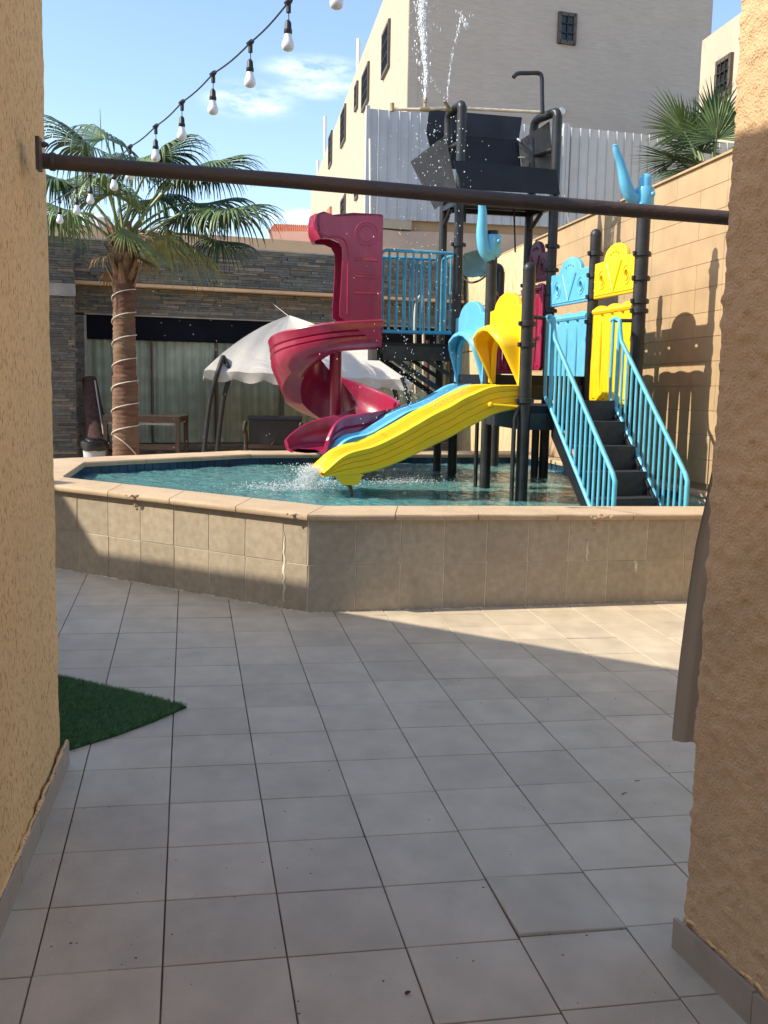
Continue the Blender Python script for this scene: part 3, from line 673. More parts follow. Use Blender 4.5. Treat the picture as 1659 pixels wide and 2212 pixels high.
# far rough-cast stretch with its two long grooves
for f0, f1 in ((0, .34), (.345, .60), (.605, .80), (.805, 1.0)):
    m = MB(); rows = []
    for i in range(13):
        s = lerp(SPL + .01, S1 + .02, i / 12); rows.append([WP + WD * s + WN * .02 + Vector((0, 0, lerp(zbot(s) - .6, ztop(s), f))) for f in (f0, f1)])
    m.loft(rows); m2 = MB(); m2.prism([rows[0][0], rows[-1][0], rows[-1][1], rows[0][1]], -WN * .03); m2.build('render_band', 'yrender', bw, smooth=0)
# wall cap
m = MB(); m.prism([A + Vector((0, 0, ztop(S0) - .002)) + WN * .03, B + Vector((0, 0, ztop(S1) - .002)) + WN * .03, B + Tk * 1.05 + Vector((0, 0, ztop(S1) - .002)), A + Tk * 1.05 + Vector((0, 0, ztop(S0) - .002))], (0, 0, .02)); m.build('wall_cap', 'render', bw, smooth=0)

# ================================================================== PLAY TOWER
BD = Vector((.978, .207, 0)).normalized(); AD = Vector((-.207, .978, 0)).normalized(); Z1 = Vector((0, 0, 1))
P1 = Vector((1.151, 8.35, 0)); P2 = Vector((.945, 9.37, 0)); P3 = Vector((.706, 10.455, 0)); P4 = Vector((.575, 10.98, 0))
P6 = Vector((1.70, 10.67, 0)); P7 = Vector((1.52, 11.2, 0)); PT = Vector((2.125, 8.6, 0)); PM = Vector((1.935, 9.6, 0)); P5 = Vector((1.30, 11.9, 0))
def up(P, z): return Vector((P.x, P.y, z))
tower = thing('play_tower', (1.4, 9.6, .3), 'black post play tower standing in the pool with dump bucket, decks and coloured panels', 'play structure')
def post(P, z0, z1, r=.046, dome=True, label=None):
    b = MB()
    prof = [(r, 0), (r, z1 - z0)]
    if dome: prof += [(r * 1.04, z1 - z0), (r * 1.04, z1 - z0 + .012)] + [(r * 1.04 * cos(a), z1 - z0 + .012 + r * 1.1 * sin(a)) for a in (.3, .6, .9, 1.2, 1.45)]
    b.lathe(prof, up(P, z0), 18); return b.build('post', 'black', tower, label=label)
post(P1, .2, 2.50, .052); post(P2, .2, 2.96, .05, False); post(P3, .2, 4.32, .048, False); post(P4, .2, 3.55, .044, False); post(P6, .2, 4.30, .05, False)
post(P7, .2, 3.5, .046, False); post(PT, .2, 3.10, .058, False); post(PM, .2, 2.96, .052); post(P5, .2, 2.86, .055, False)
post(P6 + Vector((-.10, -.02, 0)), .2, 1.36, .04, False); post(PT + AD * .05, .2, 1.3, .04, False)
for P, o in ((P1, (-.085, -.04)), (P2, (-.08, .09))):
    b = MB(); b.tube([up(P, .2) + Vector((o[0], o[1], 0)), up(P, 1.30) + Vector((o[0], o[1], 0)), up(P, 1.42) + Vector((o[0] * .5, o[1] * .5, 0))], .019, 8).build('support_rod', 'black', tower)
# clamps
def clamp(P, z, r=.05):
    b = MB(); b.lathe([(r + .001, 0), (r + .013, .004), (r + .013, .040), (r + .001, .044)], up(P, z), 18)
    for a in (0.4, 3.6):
        c = up(P, z + .022) + Vector((cos(a), sin(a), 0)) * (r + .02); b.lathe([(.012, -.018), (.016, -.014), (.016, .014), (.012, .018)], c, 10)
    b.build('post_clamp', 'darkplastic', tower)
for z in (2.05, 1.88, 1.42): clamp(P1, z, .053)
for z in (2.78, 2.58, 2.38, 2.15): clamp(PM, z, .053)
for z in (2.66, 2.46, 2.27, 2.19): clamp(PT, z, .059)
for z in (2.98, 2.74, 2.50, 2.32): clamp(P6, z, .052)
for z in (2.95,): clamp(P3, z, .05)
for z in (2.62, 2.38, 2.2): clamp(P7, z, .044)
# elbow from the rear post carrying the leaf seat
b = MB(); b.tube(smoothpath([up(P5, 2.80), up(P5, 2.90) + Vector((-.02, 0, 0)), up(P5, 2.90) + Vector((-.12, -.02, 0)), up(P5, 2.84) + Vector((-.25, -.05, 0))]), .055, 14).build('elbow_pipe', 'black', tower)
# teal leaf dish
lf = MB(); cl = at(1026, 572, 11.7); rows = []
Lx = (at(1052, 590, 11.8) - at(1000, 548, 11.7)).normalized(); Ly = Lx.cross(Vector((-.25, -1, .2)).normalized()).normalized(); Lz = Lx.cross(Ly)
for i in range(13):
    t = i / 12; wd = .165 * math.sin(pi * min(.985, max(.03, t)) ** .85); row = []
    for j in range(9):
        u = j / 8 * 2 - 1; row.append(cl + Lx * (t - .5) * .36 + Ly * wd * u + Lz * (.06 * (1 - u * u) * math.sin(pi * t) - (.012 if abs(u) < .13 else 0)))
    rows.append(row)
lf.loft(rows); lf.loft([[p - Lz * .012 for p in r] for r in rows])
for sg in (-1, 1):
    for k in (.3, .55): lf.tube([cl + Lx * (k - .5) * .36 - Lz * -.05, cl + Lx * (k - .35) * .36 + Ly * sg * .10 + Lz * .04], .006, 6)
lf.build('leaf_dish', 'leafteal', tower)
b = MB(); b.tube(smoothpath([at(1000, 600, 11.8), at(1015, 610, 11.75), at(1035, 606, 11.7), at(1056, 590, 11.7)]), .012, 8).build('leaf_bracket', 'darkplastic', tower)

# decks
def deck(c4, zt, name='deck', th=.06):
    b = MB(); b.prism([up(p, zt - th) for p in c4], (0, 0, th)); b.build(name, 'blackgloss', tower, smooth=0)
    for i in range(4):
        p, q = c4[i], c4[(i + 1) % 4]; d = (q - p).normalized(); b = MB(); m = (p + q) / 2
        b.box(up(m, zt - th - .07), ((q - p).length - .06, .045, .14), (d, Z1.cross(d), Z1)); b.build('deck_beam', 'black', tower, smooth=0)
ZA, ZB = 1.40, 1.66
deck([P1, PT, PM, P2], ZA); deck([P2 + AD * .06, PM + AD * .06, P6, P3], ZB, th=.09)
PC1, PC2 = Vector((-.075, 10.30, 0)), Vector((-.19, 10.85, 0))
deck([PC1, P3 - AD * .02, P4, PC2], 1.97, th=.035)
for o in (0, 1):
    a = up([PC1, PC2][o], 1.90); e = up([P3, P4][o], 1.40)
    b = MB(); d = (e - a); b.box((a + e) / 2, (d.length, .05, .05), axes(d, Z1.cross(d).cross(d) * -1)); b.build('deck_brace', 'black', tower, smooth=0)
    a2 = up([PC1, PC2][o].lerp([P3, P4][o], .45), 1.88); e2 = up([P3, P4][o], 1.62); d = e2 - a2
    b = MB(); b.box((a2 + e2) / 2, (d.length, .04, .04), axes(d, Z1.cross(d).cross(d) * -1)); b.build('deck_brace', 'black', tower, smooth=0)

# upper frame of the dump bucket
FL, FR, RL, RR = P3, P6, P4, P7
for p, q in ((FL, FR), (RL, RR), (FL, RL), (FR, RR)):
    b = MB(); d = (q - p).normalized(); b.box(up((p + q) / 2, 3.40), ((q - p).length, .05, .05), (d, Z1.cross(d), Z1)); b.build('frame_beam', 'blackgloss', tower, smooth=0)
b = MB(); b.prism([up(FL, 3.43), up(FR, 3.43), up(RR, 3.43), up(RL, 3.43)], (0, 0, .02)); b.build('frame_floor', 'blackgloss', tower, smooth=0)
for P, Q in ((FL, P4), (FR, P7)):       # knee braces
    for s_ in (0,):
        b = MB(); a = up(Q, 3.22); e = up(Q.lerp(P, .5), 3.38); b.tube([a, a.lerp(e, .5) + Vector((0, 0, -.005)), e], .024, 8).build('knee_brace', 'black', tower)
# side arches
def arch(P, back, px_r, hy):
    b = MB(); top = up(P, 4.34); r0 = P + AD * .36 + BD * back
    pts = [up(P, 3.9), up(P, 4.20), up(P, 4.33) + AD * .02, up(P.lerp(r0, .25), 4.345), up(P.lerp(r0, .85), 4.33), up(r0, 4.26), up(r0, 4.1), up(r0, 3.45)]
    b.tube(smoothpath(pts, 5), .046, 14).build('side_arch', 'black', tower)
    b = MB(); b.tube([up(P, 3.98), up(r0, 3.98)], .028, 12).build('arch_rung', 'black', tower)
arch(P3, -.04, 0, 0); arch(P6, -.12, 0, 0)
def sheet(pts, m, name, th=.008, label=None):
    P = [Vector(p) for p in pts]; n = (P[1] - P[0]).cross(P[2] - P[0]).normalized() * th
    b = MB(); b.prism(P, n); b.build(name, m, tower, smooth=0, label=label)
sheet([at(979, 346, 10.38), at(1201, 366, 10.60), at(1210, 420, 10.60), at(1000, 408, 10.38)], 'blackgloss', 'front_apron', .02)
sheet([at(927, 236, 11.0), at(1128, 253.5, 11.2), at(1120.4, 304.5, 11.06), at(920.9, 285.7, 10.86)], 'blackgloss', 'bucket_lip', .02)
sheet([at(920.9, 286, 10.86), at(1120.4, 305, 11.06), at(1127, 375, 11.02), at(940, 362, 10.82)], 'blackgloss', 'bucket_back')
_a, _b, _d = at(962, 292, 10.72), at(987.5, 414.6, 10.36), at(886.8, 348.8, 10.5)
sheet([_a, _b, onpl(939, 452, _a, (_b - _a).cross(_d - _a)), _d], 'greysheet', 'bucket_end')
sheet([at(1120, 305, 11.0), at(1187, 262, 10.9), at(1195, 366, 10.9), at(1127, 360, 11.0)], 'greysheet', 'bucket_end')
b = MB(); b.tube([at(1118, 300, 11.0), at(1124, 305, 10.9)], .010, 6).build('hinge_pin', 'white', tower)
b = MB(); b.box(at(1127, 340, 10.95), (.07, .02, .014)).build('latch', 'pvc', tower)
b = MB(); b.box(up(FL.lerp(RL, .5), 3.30) + BD * .12, (.08, .06, .12)).build('control_box', 'darkplastic', tower, smooth=0)

# ------------------------------------------------ handrail barred panels (dull blue cage round the spiral platform)
def barred(A, B, z0, z1, n, m='dullblue', r=.017, rb=.012, drop=.0):
    d = (B - A).normalized(); root = MB(); c = .05
    pts = [up(A, z0 - drop), up(A, z1 - c), up(A + d * c * .3, z1 - c * .3), up(A + d * c, z1), up(B - d * c * .2, z1), up(B, z1)]
    root.tube(pts, r, 10); root.tube([up(A, z0), up(B, z0)], r, 10)
    fr = root.build('rail_frame', m, tower)
    for k in range(1, n + 1):
        p = A.lerp(B, k / (n + 1)); b = MB(); b.tube([up(p, z0), up(p, z1)], rb, 8, caps=False); b.build('rail_bar', m, tower)
barred(PC1 + Vector((.0, -.05, 0)), P3 + Vector((-.05, -.03, 0)), 2.08, 2.88, 8)
barred(PC2 + Vector((.06, .0, 0)), P4 + Vector((-.05, 0, 0)), 2.10, 2.88, 8)
barred(P4 + Vector((.0, -.06, 0)), P3 + AD * .08, 2.10, 2.88, 2)

# ------------------------------------------------ coloured plates
def arc(cx, cy, r, a0, a1, n): return [(cx + r * cos(lerp(a0, a1, i / n)), cy + r * sin(lerp(a0, a1, i / n))) for i in range(n + 1)]
def header(A, B, zb, m, h=.30, label=None):
    """bonnet shaped plate with two portholes, a V rib and end bumps"""
    X = (B - A).normalized(); W_ = (B - A).length; O = up(A, zb)
    out_ = [(0, 0), (W_, 0), (W_, h), (W_ * .79, h + .002)] + [(W_ * .5 + W_ * .27 * cos(a), h + .135 * math.sin(a)) for a in [.05 + (pi - .1) * i / 14 for i in range(15)]] + [(W_ * .21, h + .002), (0, h)]
    cs = [(W_ * .2, h * .5), (W_ * .8, h * .5)]; R = .033
    t = plate('header_plate', [out_] + [arc(x, y, R, 0, 2 * pi * 17 / 18, 17) for x, y in cs], .045, m, tower, O, X, Z1, .010, label)
    b = MB(); Yf = X.cross(Z1)
    for sg in (1, -1):
        for x, y in cs:
            c = O + X * x + Z1 * y + Yf * sg * .022
            ring(b, c, .046, .010, Yf); ring(b, c, .082, .007, Yf)
        def P_(x, y): return O + X * x + Z1 * y + Yf * sg * .024
        b.tube([P_(W_ * .33, h * .92), P_(W_ * .5, h * .12), P_(W_ * .67, h * .92)], .010, 6)
        b.tube([P_(.03, .03), P_(W_ - .03, .03)], .006, 6)
        for k in range(4): b.ball(P_(W_ * (.41 + .06 * k), h + .045 + .02 * sin(pi * k / 3)), .012, 6, 4)
    for x in (0, W_):
        for k in (.25, .5, .75): b.ball(O + X * x + Z1 * h * k, .022, 8, 6)
    b.build('plate_relief', m, tower)
def barrier(A, B, zb, h, m, label=None, slots=True):
    X = (B - A).normalized(); W_ = (B - A).length; O = up(A, zb); n = 3
    top = []
    for i in range(25):
        t = 1 - i / 24; top.append((W_ * t, h - .03 + .028 * abs(math.sin(pi * 3 * t)) ** .8))
    out_ = [(.03, 0), (W_ - .03, 0), (W_, .05), (W_, h - .06)] + top + [(0, h - .06), (0, .05)]
    holes = []
    for k in range(3):
        c = W_ * (.25 + .25 * k); w_ = .019
        holes.append([(c - w_ * .25, .10), (c + w_ * .25, .10), (c + w_, h * .35), (c + w_ * .8, h * .6), (c + .004, h - .17), (c - .004, h - .17), (c - w_ * .8, h * .6), (c - w_, h * .35)])
        holes.append([(c - .03, h - .105), (c + .03, h - .105), (c + .03, h - .075), (c - .03, h - .075)])
    plate('barrier_panel', [out_] + holes, .05, m, tower, O, X, Z1, .016, label)
    b = MB(); Yf = X.cross(Z1)
    for sg in (1, -1):
        for k in range(4):
            c = W_ * (.125 + .25 * k); rows = []
            for i in range(9):
                t = i / 8; z = lerp(.05, h - .13, t); rr = .030 * (1 - .45 * t)
                rows.append([O + X * (c + rr * 1.2 * cos(a)) + Z1 * z + Yf * sg * (.020 + rr * .55 * math.sin(a)) for a in (0, .5, 1.0, pi / 2, pi - 1, pi - .5, pi)])
            b.loft(rows, caps=True)
        b.tube([O + X * .02 + Z1 * (h - .055) + Yf * sg * .012, O + X * (W_ - .02) + Z1 * (h - .055) + Yf * sg * .012], .030, 8)
    b.build('panel_ribs', m, tower)
e = .058
header(PT + (PM - PT).normalized() * e, PM - (PM - PT).normalized() * e, 2.375, 'yellow', .325)
barrier(PT + (PM - PT).normalized() * e, PM - (PM - PT).normalized() * e, 1.41, .90, 'yellow')
header(PM + (P6 - PM).normalized() * e, P6 - (P6 - PM).normalized() * e, 2.37, 'bluepl', .325)
barrier(PM + (P6 - PM).normalized() * e, P6 - (P6 - PM).normalized() * e, 1.43, .86, 'bluepl')
header(P6 + (P7 - P6).normalized() * .06, P7 - (P7 - P6).normalized() * .05 + AD * .12, 2.66, 'maroon', .30)
barrier(P6 + BD * -.04 - AD * -.06, P7 + AD * .10, 1.72, .92, 'red')
barrier(P7 - BD * .05 + AD * .1, P7 - BD * .42 + AD * .02, 1.68, .86, 'red')

# ------------------------------------------------ slide hoods
def hood(A, B, z0, m, h=.86, off=.30):
    """arched entrance hood: flat jamb frame + flared fins joined over the top"""
    X = (B - A).normalized(); W_ = (B - A).length; O = up(A, z0); OUTW = -BD
    def P_(x, z, o=0): return O + X * x + Z1 * z + OUTW * o
    # frame outline
    outer = [(0, 0), (0, h * .80), (W_ * .13, h * .81)] + [(W_ * .5 + W_ * .36 * cos(a), h * .79 + .145 * math.sin(a)) for a in [pi - .2 - (pi - .4) * i / 14 for i in range(15)]] + [(W_ * .87, h * .81), (W_, h * .80), (W_, 0)]
    inn = [(W_ - .085, 0), (W_ - .10, h * .34)] + [(W_ * .5 + (W_ * .5 - .12) * cos(a), h * .36 + h * .20 * math.sin(a)) for a in [.15 + (pi - .3) * i / 9 for i in range(10)]] + [(.10, h * .34), (.085, 0)]
    plate('hood_frame', [outer + inn], .05, m, tower, O, X, Z1, .012)
    # flared hood: rings from frame inner line to lip
    path = []
    for i in range(25):
        u = i / 24
        if u < .36: t = u / .36; path.append((.05, lerp(-.02, h * .42, t)))
        elif u > .64: t = (u - .64) / .36; path.append((W_ - .05, lerp(h * .42, -.02, t)))
        else:
            a = pi - pi * (u - .36) / .28; path.append((W_ / 2 + (W_ / 2 - .05) * cos(a), h * .42 + h * .22 * math.sin(a)))
    rows = []
    for (x, z) in path:
        tz = max(0, z / (h * .64)); o = .02 + off * min(1, tz * 1.15) ** 1.1
        xi = lerp(x, W_ / 2, .04 + .04 * tz)
        zi = z - .05 * tz
        row = []
        for k in range(6):
            t = k / 5; row.append(P_(lerp(x, xi, t ** 1.6), lerp(z, zi, t ** 2), o * math.sin(t * pi / 2)))
        tip = row[-1]; row += [tip + X * (.012 if x < W_ / 2 else -.012) + Z1 * -.012, tip + X * (.02 if x < W_ / 2 else -.02) - OUTW * .02 + Z1 * -.018]
        for k in (3, 1): row.append(row[k] + X * (.018 if x < W_ / 2 else -.018) + Z1 * -.016)
        rows.append(row)
    b = MB(); b.loft(rows, caps=False); b.build('hood_shell', m, tower, smooth=60)
hood(P1 + AD * .06, P2 - AD * .07, 1.58, 'yellow', .81, .21)
hood(P2 + AD * .07, P3 - AD * .06, 1.58, 'bluepl', .81, .12)

# ------------------------------------------------ straight wave slides
n1 = Vector((-BD.y, BD.x, 0))
def sprof(pts): 
    r = []
    for px, py in pts:
        p = onpl(px, py, P1 + Vector((-.02, -.04, 0)), AD); r.append(((P1 - p).dot(BD), p.z))
    r.sort(); return [a for a, _ in r], [b_ for _, b_ in r]
TS_, TZ = sprof([(1115, 830.5), (1078.5, 830.5), (1054, 836), (1030, 848), (1000, 860), (986, 872), (944, 891), (881, 928.6), (833.7, 953.8), (802, 967), (770.8, 973), (748.7, 981), (723.5, 1001), (701.5, 1027)])
BS_, BZ = sprof([(1115, 886), (1106, 888), (1071, 896), (1042, 913), (1007, 929), (986, 943), (944, 963), (907.6, 981), (859, 1004), (818, 1019), (783, 1027), (750, 1030), (723.5, 1032), (701, 1033)])
PY = (TS_, TZ, BS_, BZ)
def slide(A, m, Wd=.60, label=None, dz=0, nst=44, prof=None):
    TS_, TZ, BS_, BZ = prof or PY
    Lg = TS_[-1]; rows = []
    for i in range(nst + 1):
        s = lerp(.02, Lg, i / nst); t = interp(TS_, TZ, s) + dz; bt = interp(BS_, BZ, s) + dz
        # smooth a little
        t = (interp(TS_, TZ, s - .05) + interp(TS_, TZ, s + .05)) / 4 + t / 2 + dz * .5; bt = (interp(BS_, BZ, s - .05) + interp(BS_, BZ, s + .05)) / 4 + bt / 2 + dz * .5
        h = max(t - bt, .02); f = min(1, h / .22)
        def g(fr, ins=0): return (ins, bt + h * fr)
        pr = [(.03, bt), (.004, bt + h * .05)]
        for q in (.30, .53, .75): pr += [(0, bt + h * (q - .025)), (.008, bt + h * q), (0, bt + h * (q + .025))]
        pr += [(-.008, bt + h * .9), (-.010, bt + h * .955), (0, t - .004), (.018, t), (.040, t - .004 * f), (.052, t - .018 * f), (.060, t - .045 * f), (.075, t - .060 * f), (.10, t - .063 * f), (.115, t - .085 * f), (.135, t - .15 * f),
               (.20, t - .185 * f), (.34, t - .18 * f), (.41, t - .13 * f), (.44, t - .085 * f), (.47, t - .075 * f)]
        pr = pr[:14] + [(.052, t - .022 * f), (.066, t - .050 * f), (.088, t - .054 * f), (.104, t - .022 * f), (.118, t - .008 * f), (.134, t - .014 * f), (.150, t - .060 * f), (.172, t - .135 * f), (.21, t - .165 * f), (Wd / 2, t - .17 * f)]
        assert abs(pr[13][1] - (t - .004 * f)) < .03
        full = pr + [(Wd - x, z) for x, z in reversed(pr[:-1])]
        c = P1 - BD * s + Vector((0, 0, 0)); o = (A - P1)
        rows.append([up(P1 + o - BD * s, z) + AD * x for x, z in full])
    b = MB(); b.loft(rows, close_v=True, caps=False)
    b.f.append(tuple(range(len(rows[0]))))
    k = len(b.v) - len(rows[0]); 
    return b.build('slide_bed', m, tower, smooth=40, label=label)
slide(P1 + AD * .02, 'yellow', .70)
bt_ = []
for px, py in [(990, 834), (985, 835), (960, 839), (928, 859), (890, 878), (849.5, 891), (818, 910), (771, 938), (739, 943), (723.5, 949), (704.7, 968), (690, 990)]:
    p = onpl(px, py, P3, AD); bt_.append(((P3 - p).dot(BD), p.z))
bt_.sort(); b0_, b1_ = [a for a, _ in bt_], [b_ for _, b_ in bt_]
PB = (b0_, b1_, b0_, [z - .28 + .12 * max(0, s_ / b0_[-1] - .6) for s_, z in bt_])
slide(P3 - AD * .66, 'bluepl', .60, prof=PB, dz=.045)
# foot bracket, pipe foot and side handle of the yellow slide
b = MB(); q = lambda x, y: onpl(x, y, P1 + AD * .03, AD)
b.prism([q(728, 1030), q(737, 1044), q(745, 1048), q(772, 1048), q(778, 1040), q(784, 1024), q(735, 1018)], AD * .14); b.build('slide_foot', 'yellow', tower, smooth=0)
b = MB(); b.tube(smoothpath([q(750, 1046) + AD * .06, q(757, 1050) + AD * .06, q(761, 1060) + AD * .06, q(762, 1075) + AD * .06]), .016, 8).build('foot_pipe', 'rust', tower)
b = MB(); b.tube([q(1056, 874) - AD * .05, q(1112, 878) - AD * .05], .013, 10); b.ball(q(1056, 874) - AD * .045, .023); b.tube([q(1108, 878) - AD * .05, q(1122, 876) - AD * .05], .009, 8); b.build('slide_handle', 'yellow', tower)

# ------------------------------------------------ spiral slide
HC = Vector((-.545, 10.72, 0)); R0 = .455; HWD = .235
path = []
def add(p, tz, dirn): path.append((Vector(p), tz, Vector(dirn)))
# start: straight from the platform along -BD at the near side
rimz = {0: 2.22}
# angle measured clockwise seen from above starting at the near side (-AD)
def hp(a): return HC + (-AD * cos(a) - BD * sin(a)) * R0
def hd(a): return (-BD * cos(a) + AD * sin(a))
XS = .36
nseg = 74
zs_a = [-1.2, 0, pi / 2, pi, 1.5 * pi, 2 * pi, 2 * pi + .5]
zs_z = [2.19, 2.17, 2.00, 1.66, 1.34, 1.235, 1.20]
for k in range(6): add(HC - AD * R0 + BD * XS * (1 - k / 6), lerp(2.19, 2.17, k / 6), -BD)
for k in range(nseg + 1):
    a = 2 * pi * k / nseg; add(hp(a), interp(zs_a, zs_z, a), hd(a))
_p = HC - AD * R0
for k in range(1, 10):
    t = k / 9; _d2 = (-BD * (1 - .42 * t) - AD * .80 * t).normalized(); _p = _p + _d2 * .053; add(_p, 1.23 - .04 * t - .36 * max(0, t - .35) ** 1.3, _d2)
# smooth z
zz = [p[1] for p in path]
for _ in range(25): zz = [zz[0]] + [(zz[i - 1] + zz[i] * 2 + zz[i + 1]) / 4 for i in range(1, len(zz) - 1)] + [zz[-1]]
rows = []; npth = len(path)
for i, (p, _z, d) in enumerate(path):
    z = zz[i]; side = Vector((d.y, -d.x, 0))      # points to the right of travel = inside of the turn
    inside = side
    arcf = 1.0
    out_ = -inside
    dep = lerp(.29, .41, min(1, max(0, (i - 8) / 22)))
    if i > npth - 10: dep = lerp(.41, .15, ((i - npth + 10) / 9) ** 1.3)
    kd = dep / .30
    pr = []
    # outer wall top -> bed -> inner wall top, then back under
    W2 = HWD
    prof_in = [(W2 + .018, -.035), (W2 + .026, -.015), (W2 + .018, 0), (W2, .004), (W2 - .018, -.004), (W2 - .026, -.03), (W2 - .035, -.12), (W2 - .07, -.20), (W2 - .13, -.245), (0, -.262), (-W2 + .12, -.245), (-W2 + .06, -.20), (-W2 + .035, -.12), (-W2 + .026, -.04), (-W2 + .012, -.012), (-W2 - .004, -.006), (-W2 - .016, -.02), (-W2 - .012, -.05)]
    prof_un = [(-W2, -.12), (-W2 + .01, -.20), (-W2 + .07, -.27), (-W2 + .15, -dep), (0, -dep - .01), (W2 - .13, -dep), (W2 - .05, -.275), (W2 - .008, -.21), (W2 - .002, -.165), (W2 - .016, -.155), (W2 + .002, -.145), (W2 + .004, -.112), (W2 - .012, -.10), (W2 + .008, -.09)]
    for (x, h) in prof_in + prof_un: pr.append(up(p, z + (h if h > -.06 else -.06 + (h + .06) * (dep - .06) / .24)) + out_ * x)
    rows.append(pr)
b = MB(); b.loft(rows, close_v=True, caps=True); b.build('spiral_chute', 'red', tower, smooth=40)
b = MB(); cc = HC + BD * .0
b.lathe([(.062, 0), (.062, .62), (.066, .64), (.066, 1.02)], up(HC, .86), 20); b.build('spiral_column', 'red', tower)
# entrance housing of the spiral
hz0, hz1 = 1.93, 3.20
X0 = HC - AD * (R0 + HWD + .01) + BD * .345
def hshape(t):
    pts = [(0, hz0 - .02), (0, hz1 - .012), (-.02, hz1), (-.30, hz1), (-.40, hz1 - .015), (-.50, hz1 - .03), (-.59, hz1 - .005), (-.64, hz1 - .02), (-.655, hz1 - .12), (-.645, hz1 - .20), (-.62, hz1 - .255), (-.52, hz1 - .255), (-.44, hz1 - .285), (-.405, hz1 - .34), (-.40, hz1 - .46), (-.415, hz1 - .80), (-.42, hz1 - .86), (-.42, hz0 + .28)]
    return [X0 + BD * x + Vector((0, 0, z)) for x, z in pts]
house = MB()
wA = hshape(0); b = MB(); b.prism(wA, AD * .035); b.build('entrance_side', 'red', tower, smooth=0)
wB = [p + AD * (2 * HWD - .01) for p in hshape(0)]; b = MB(); b.prism(wB, AD * .035); b.build('entrance_side', 'red', tower, smooth=0)
# roof / visor sheet wrapping the top edge
top = [X0 + BD * x + Vector((0, 0, z)) for x, z in [(0, hz1 - .01), (-.02, hz1 + .004), (-.30, hz1 + .004), (-.40, hz1 - .01), (-.50, hz1 - .026), (-.59, hz1 + .002), (-.645, hz1 - .018), (-.662, hz1 - .12), (-.650, hz1 - .205), (-.62, hz1 - .262)]]
inn_ = [p + (X0 + BD * -.3 + Vector((0, 0, hz1 - .15)) - p).normalized() * .03 for p in top]
rows = []
for k in range(9):
    t = k / 8; bow = AD * (2 * HWD + .03) * t; ex = -BD * .05 * math.sin(pi * t)
    rows.append([p + bow + (ex if j > 4 else Vector()) for j, p in enumerate(top)] + [p + bow + (ex if j > 4 else Vector()) for j, p in reversed(list(enumerate(inn_)))])
b = MB(); b.loft(rows, close_v=True, caps=True); b.build('entrance_visor', 'red', tower, smooth=50)
b = MB()     # moulded relief: porthole ring, three rungs, edge ribs
fr_n = -AD
c = X0 + BD * -.165 + Vector((0, 0, hz1 - .19))
ring(b, c, .112, .007, fr_n, 30); ring(b, c, .078, .006, fr_n, 26)
for zz_ in (hz1 - .44, hz1 - .60, hz1 - .76): b.tube([X0 + BD * -.28 + Vector((0, 0, zz_)), X0 + BD * -.05 + Vector((0, 0, zz_))], .013, 8)
b.tube([X0 + BD * -.345 + Vector((0, 0, hz1 - .42)), X0 + BD * -.345 + Vector((0, 0, hz0 + .3))], .010, 8)
b.tube(smoothpath([X0 + BD * x + Vector((0, 0, z)) for x, z in ((-.64, hz1 - .20), (-.55, hz1 - .235), (-.42, hz1 - .235), (-.36, hz1 - .30), (-.34, hz1 - .42))]), .010, 8)
b.build('entrance_relief', 'red', tower)
b = MB(); b.tube(smoothpath([X0 + BD * -.66 + Vector((0, -.01, hz1 - .03)), X0 + BD * -.675 + Vector((0, -.01, hz1 - .10)), X0 + BD * -.66 + Vector((0, -.01, hz1 - .18))]), .022, 8).build('visor_knob', 'red', tower)

# ------------------------------------------------ stairs with barred rails
SDI = Vector((.32, -.947, 0)).normalized(); SL = Vector((.947, .32, 0)).normalized()
SA = Vector((1.37, 8.38, 0)); SB = Vector((1.95, 8.52, 0)); LEN = 1.06
b = MB()
steps = 6; drop = (ZA - .30)
def spt(base, s, z): return up(base + SDI * s, z)
rise = .192; run = LEN * 1.0 / 6
LA = SA + SL * .02; WS_ = (SB - SA).dot(SL) - .04
for k in range(6):
    zt = 1.40 - .055 - rise * k - .06; s0 = .05 + run * k
    o = MB(); c = LA + SL * WS_ / 2 + SDI * (s0 + run / 2)
    o.box(up(c, zt - .012), (WS_, run + .02, .024), (SL, SDI * -1, Z1)); o.box(up(LA + SL * WS_ / 2 + SDI * (s0 + .01), zt + rise / 2 - .01), (WS_, .012, rise - .024), (SL, SDI * -1, Z1))
    o.box(up(c + SDI * (run / 2 + .012), zt - .02), (WS_, .014, .04), (SL, SDI * -1, Z1))
    o.build('stair_step', 'step', tower, smooth=0)
for bs in (LA - SL * .0, LA + SL * WS_):
    o = MB(); o.prism([spt(bs, 0, 1.40), spt(bs, LEN + .12, 1.40 - 1.14 * (LEN + .12) / LEN + .02), spt(bs, LEN + .12, .2), spt(bs, LEN - .08, .2), spt(bs, 0, 1.15)], SL * .012); o.build('stair_stringer', 'blackgloss', tower, smooth=0)
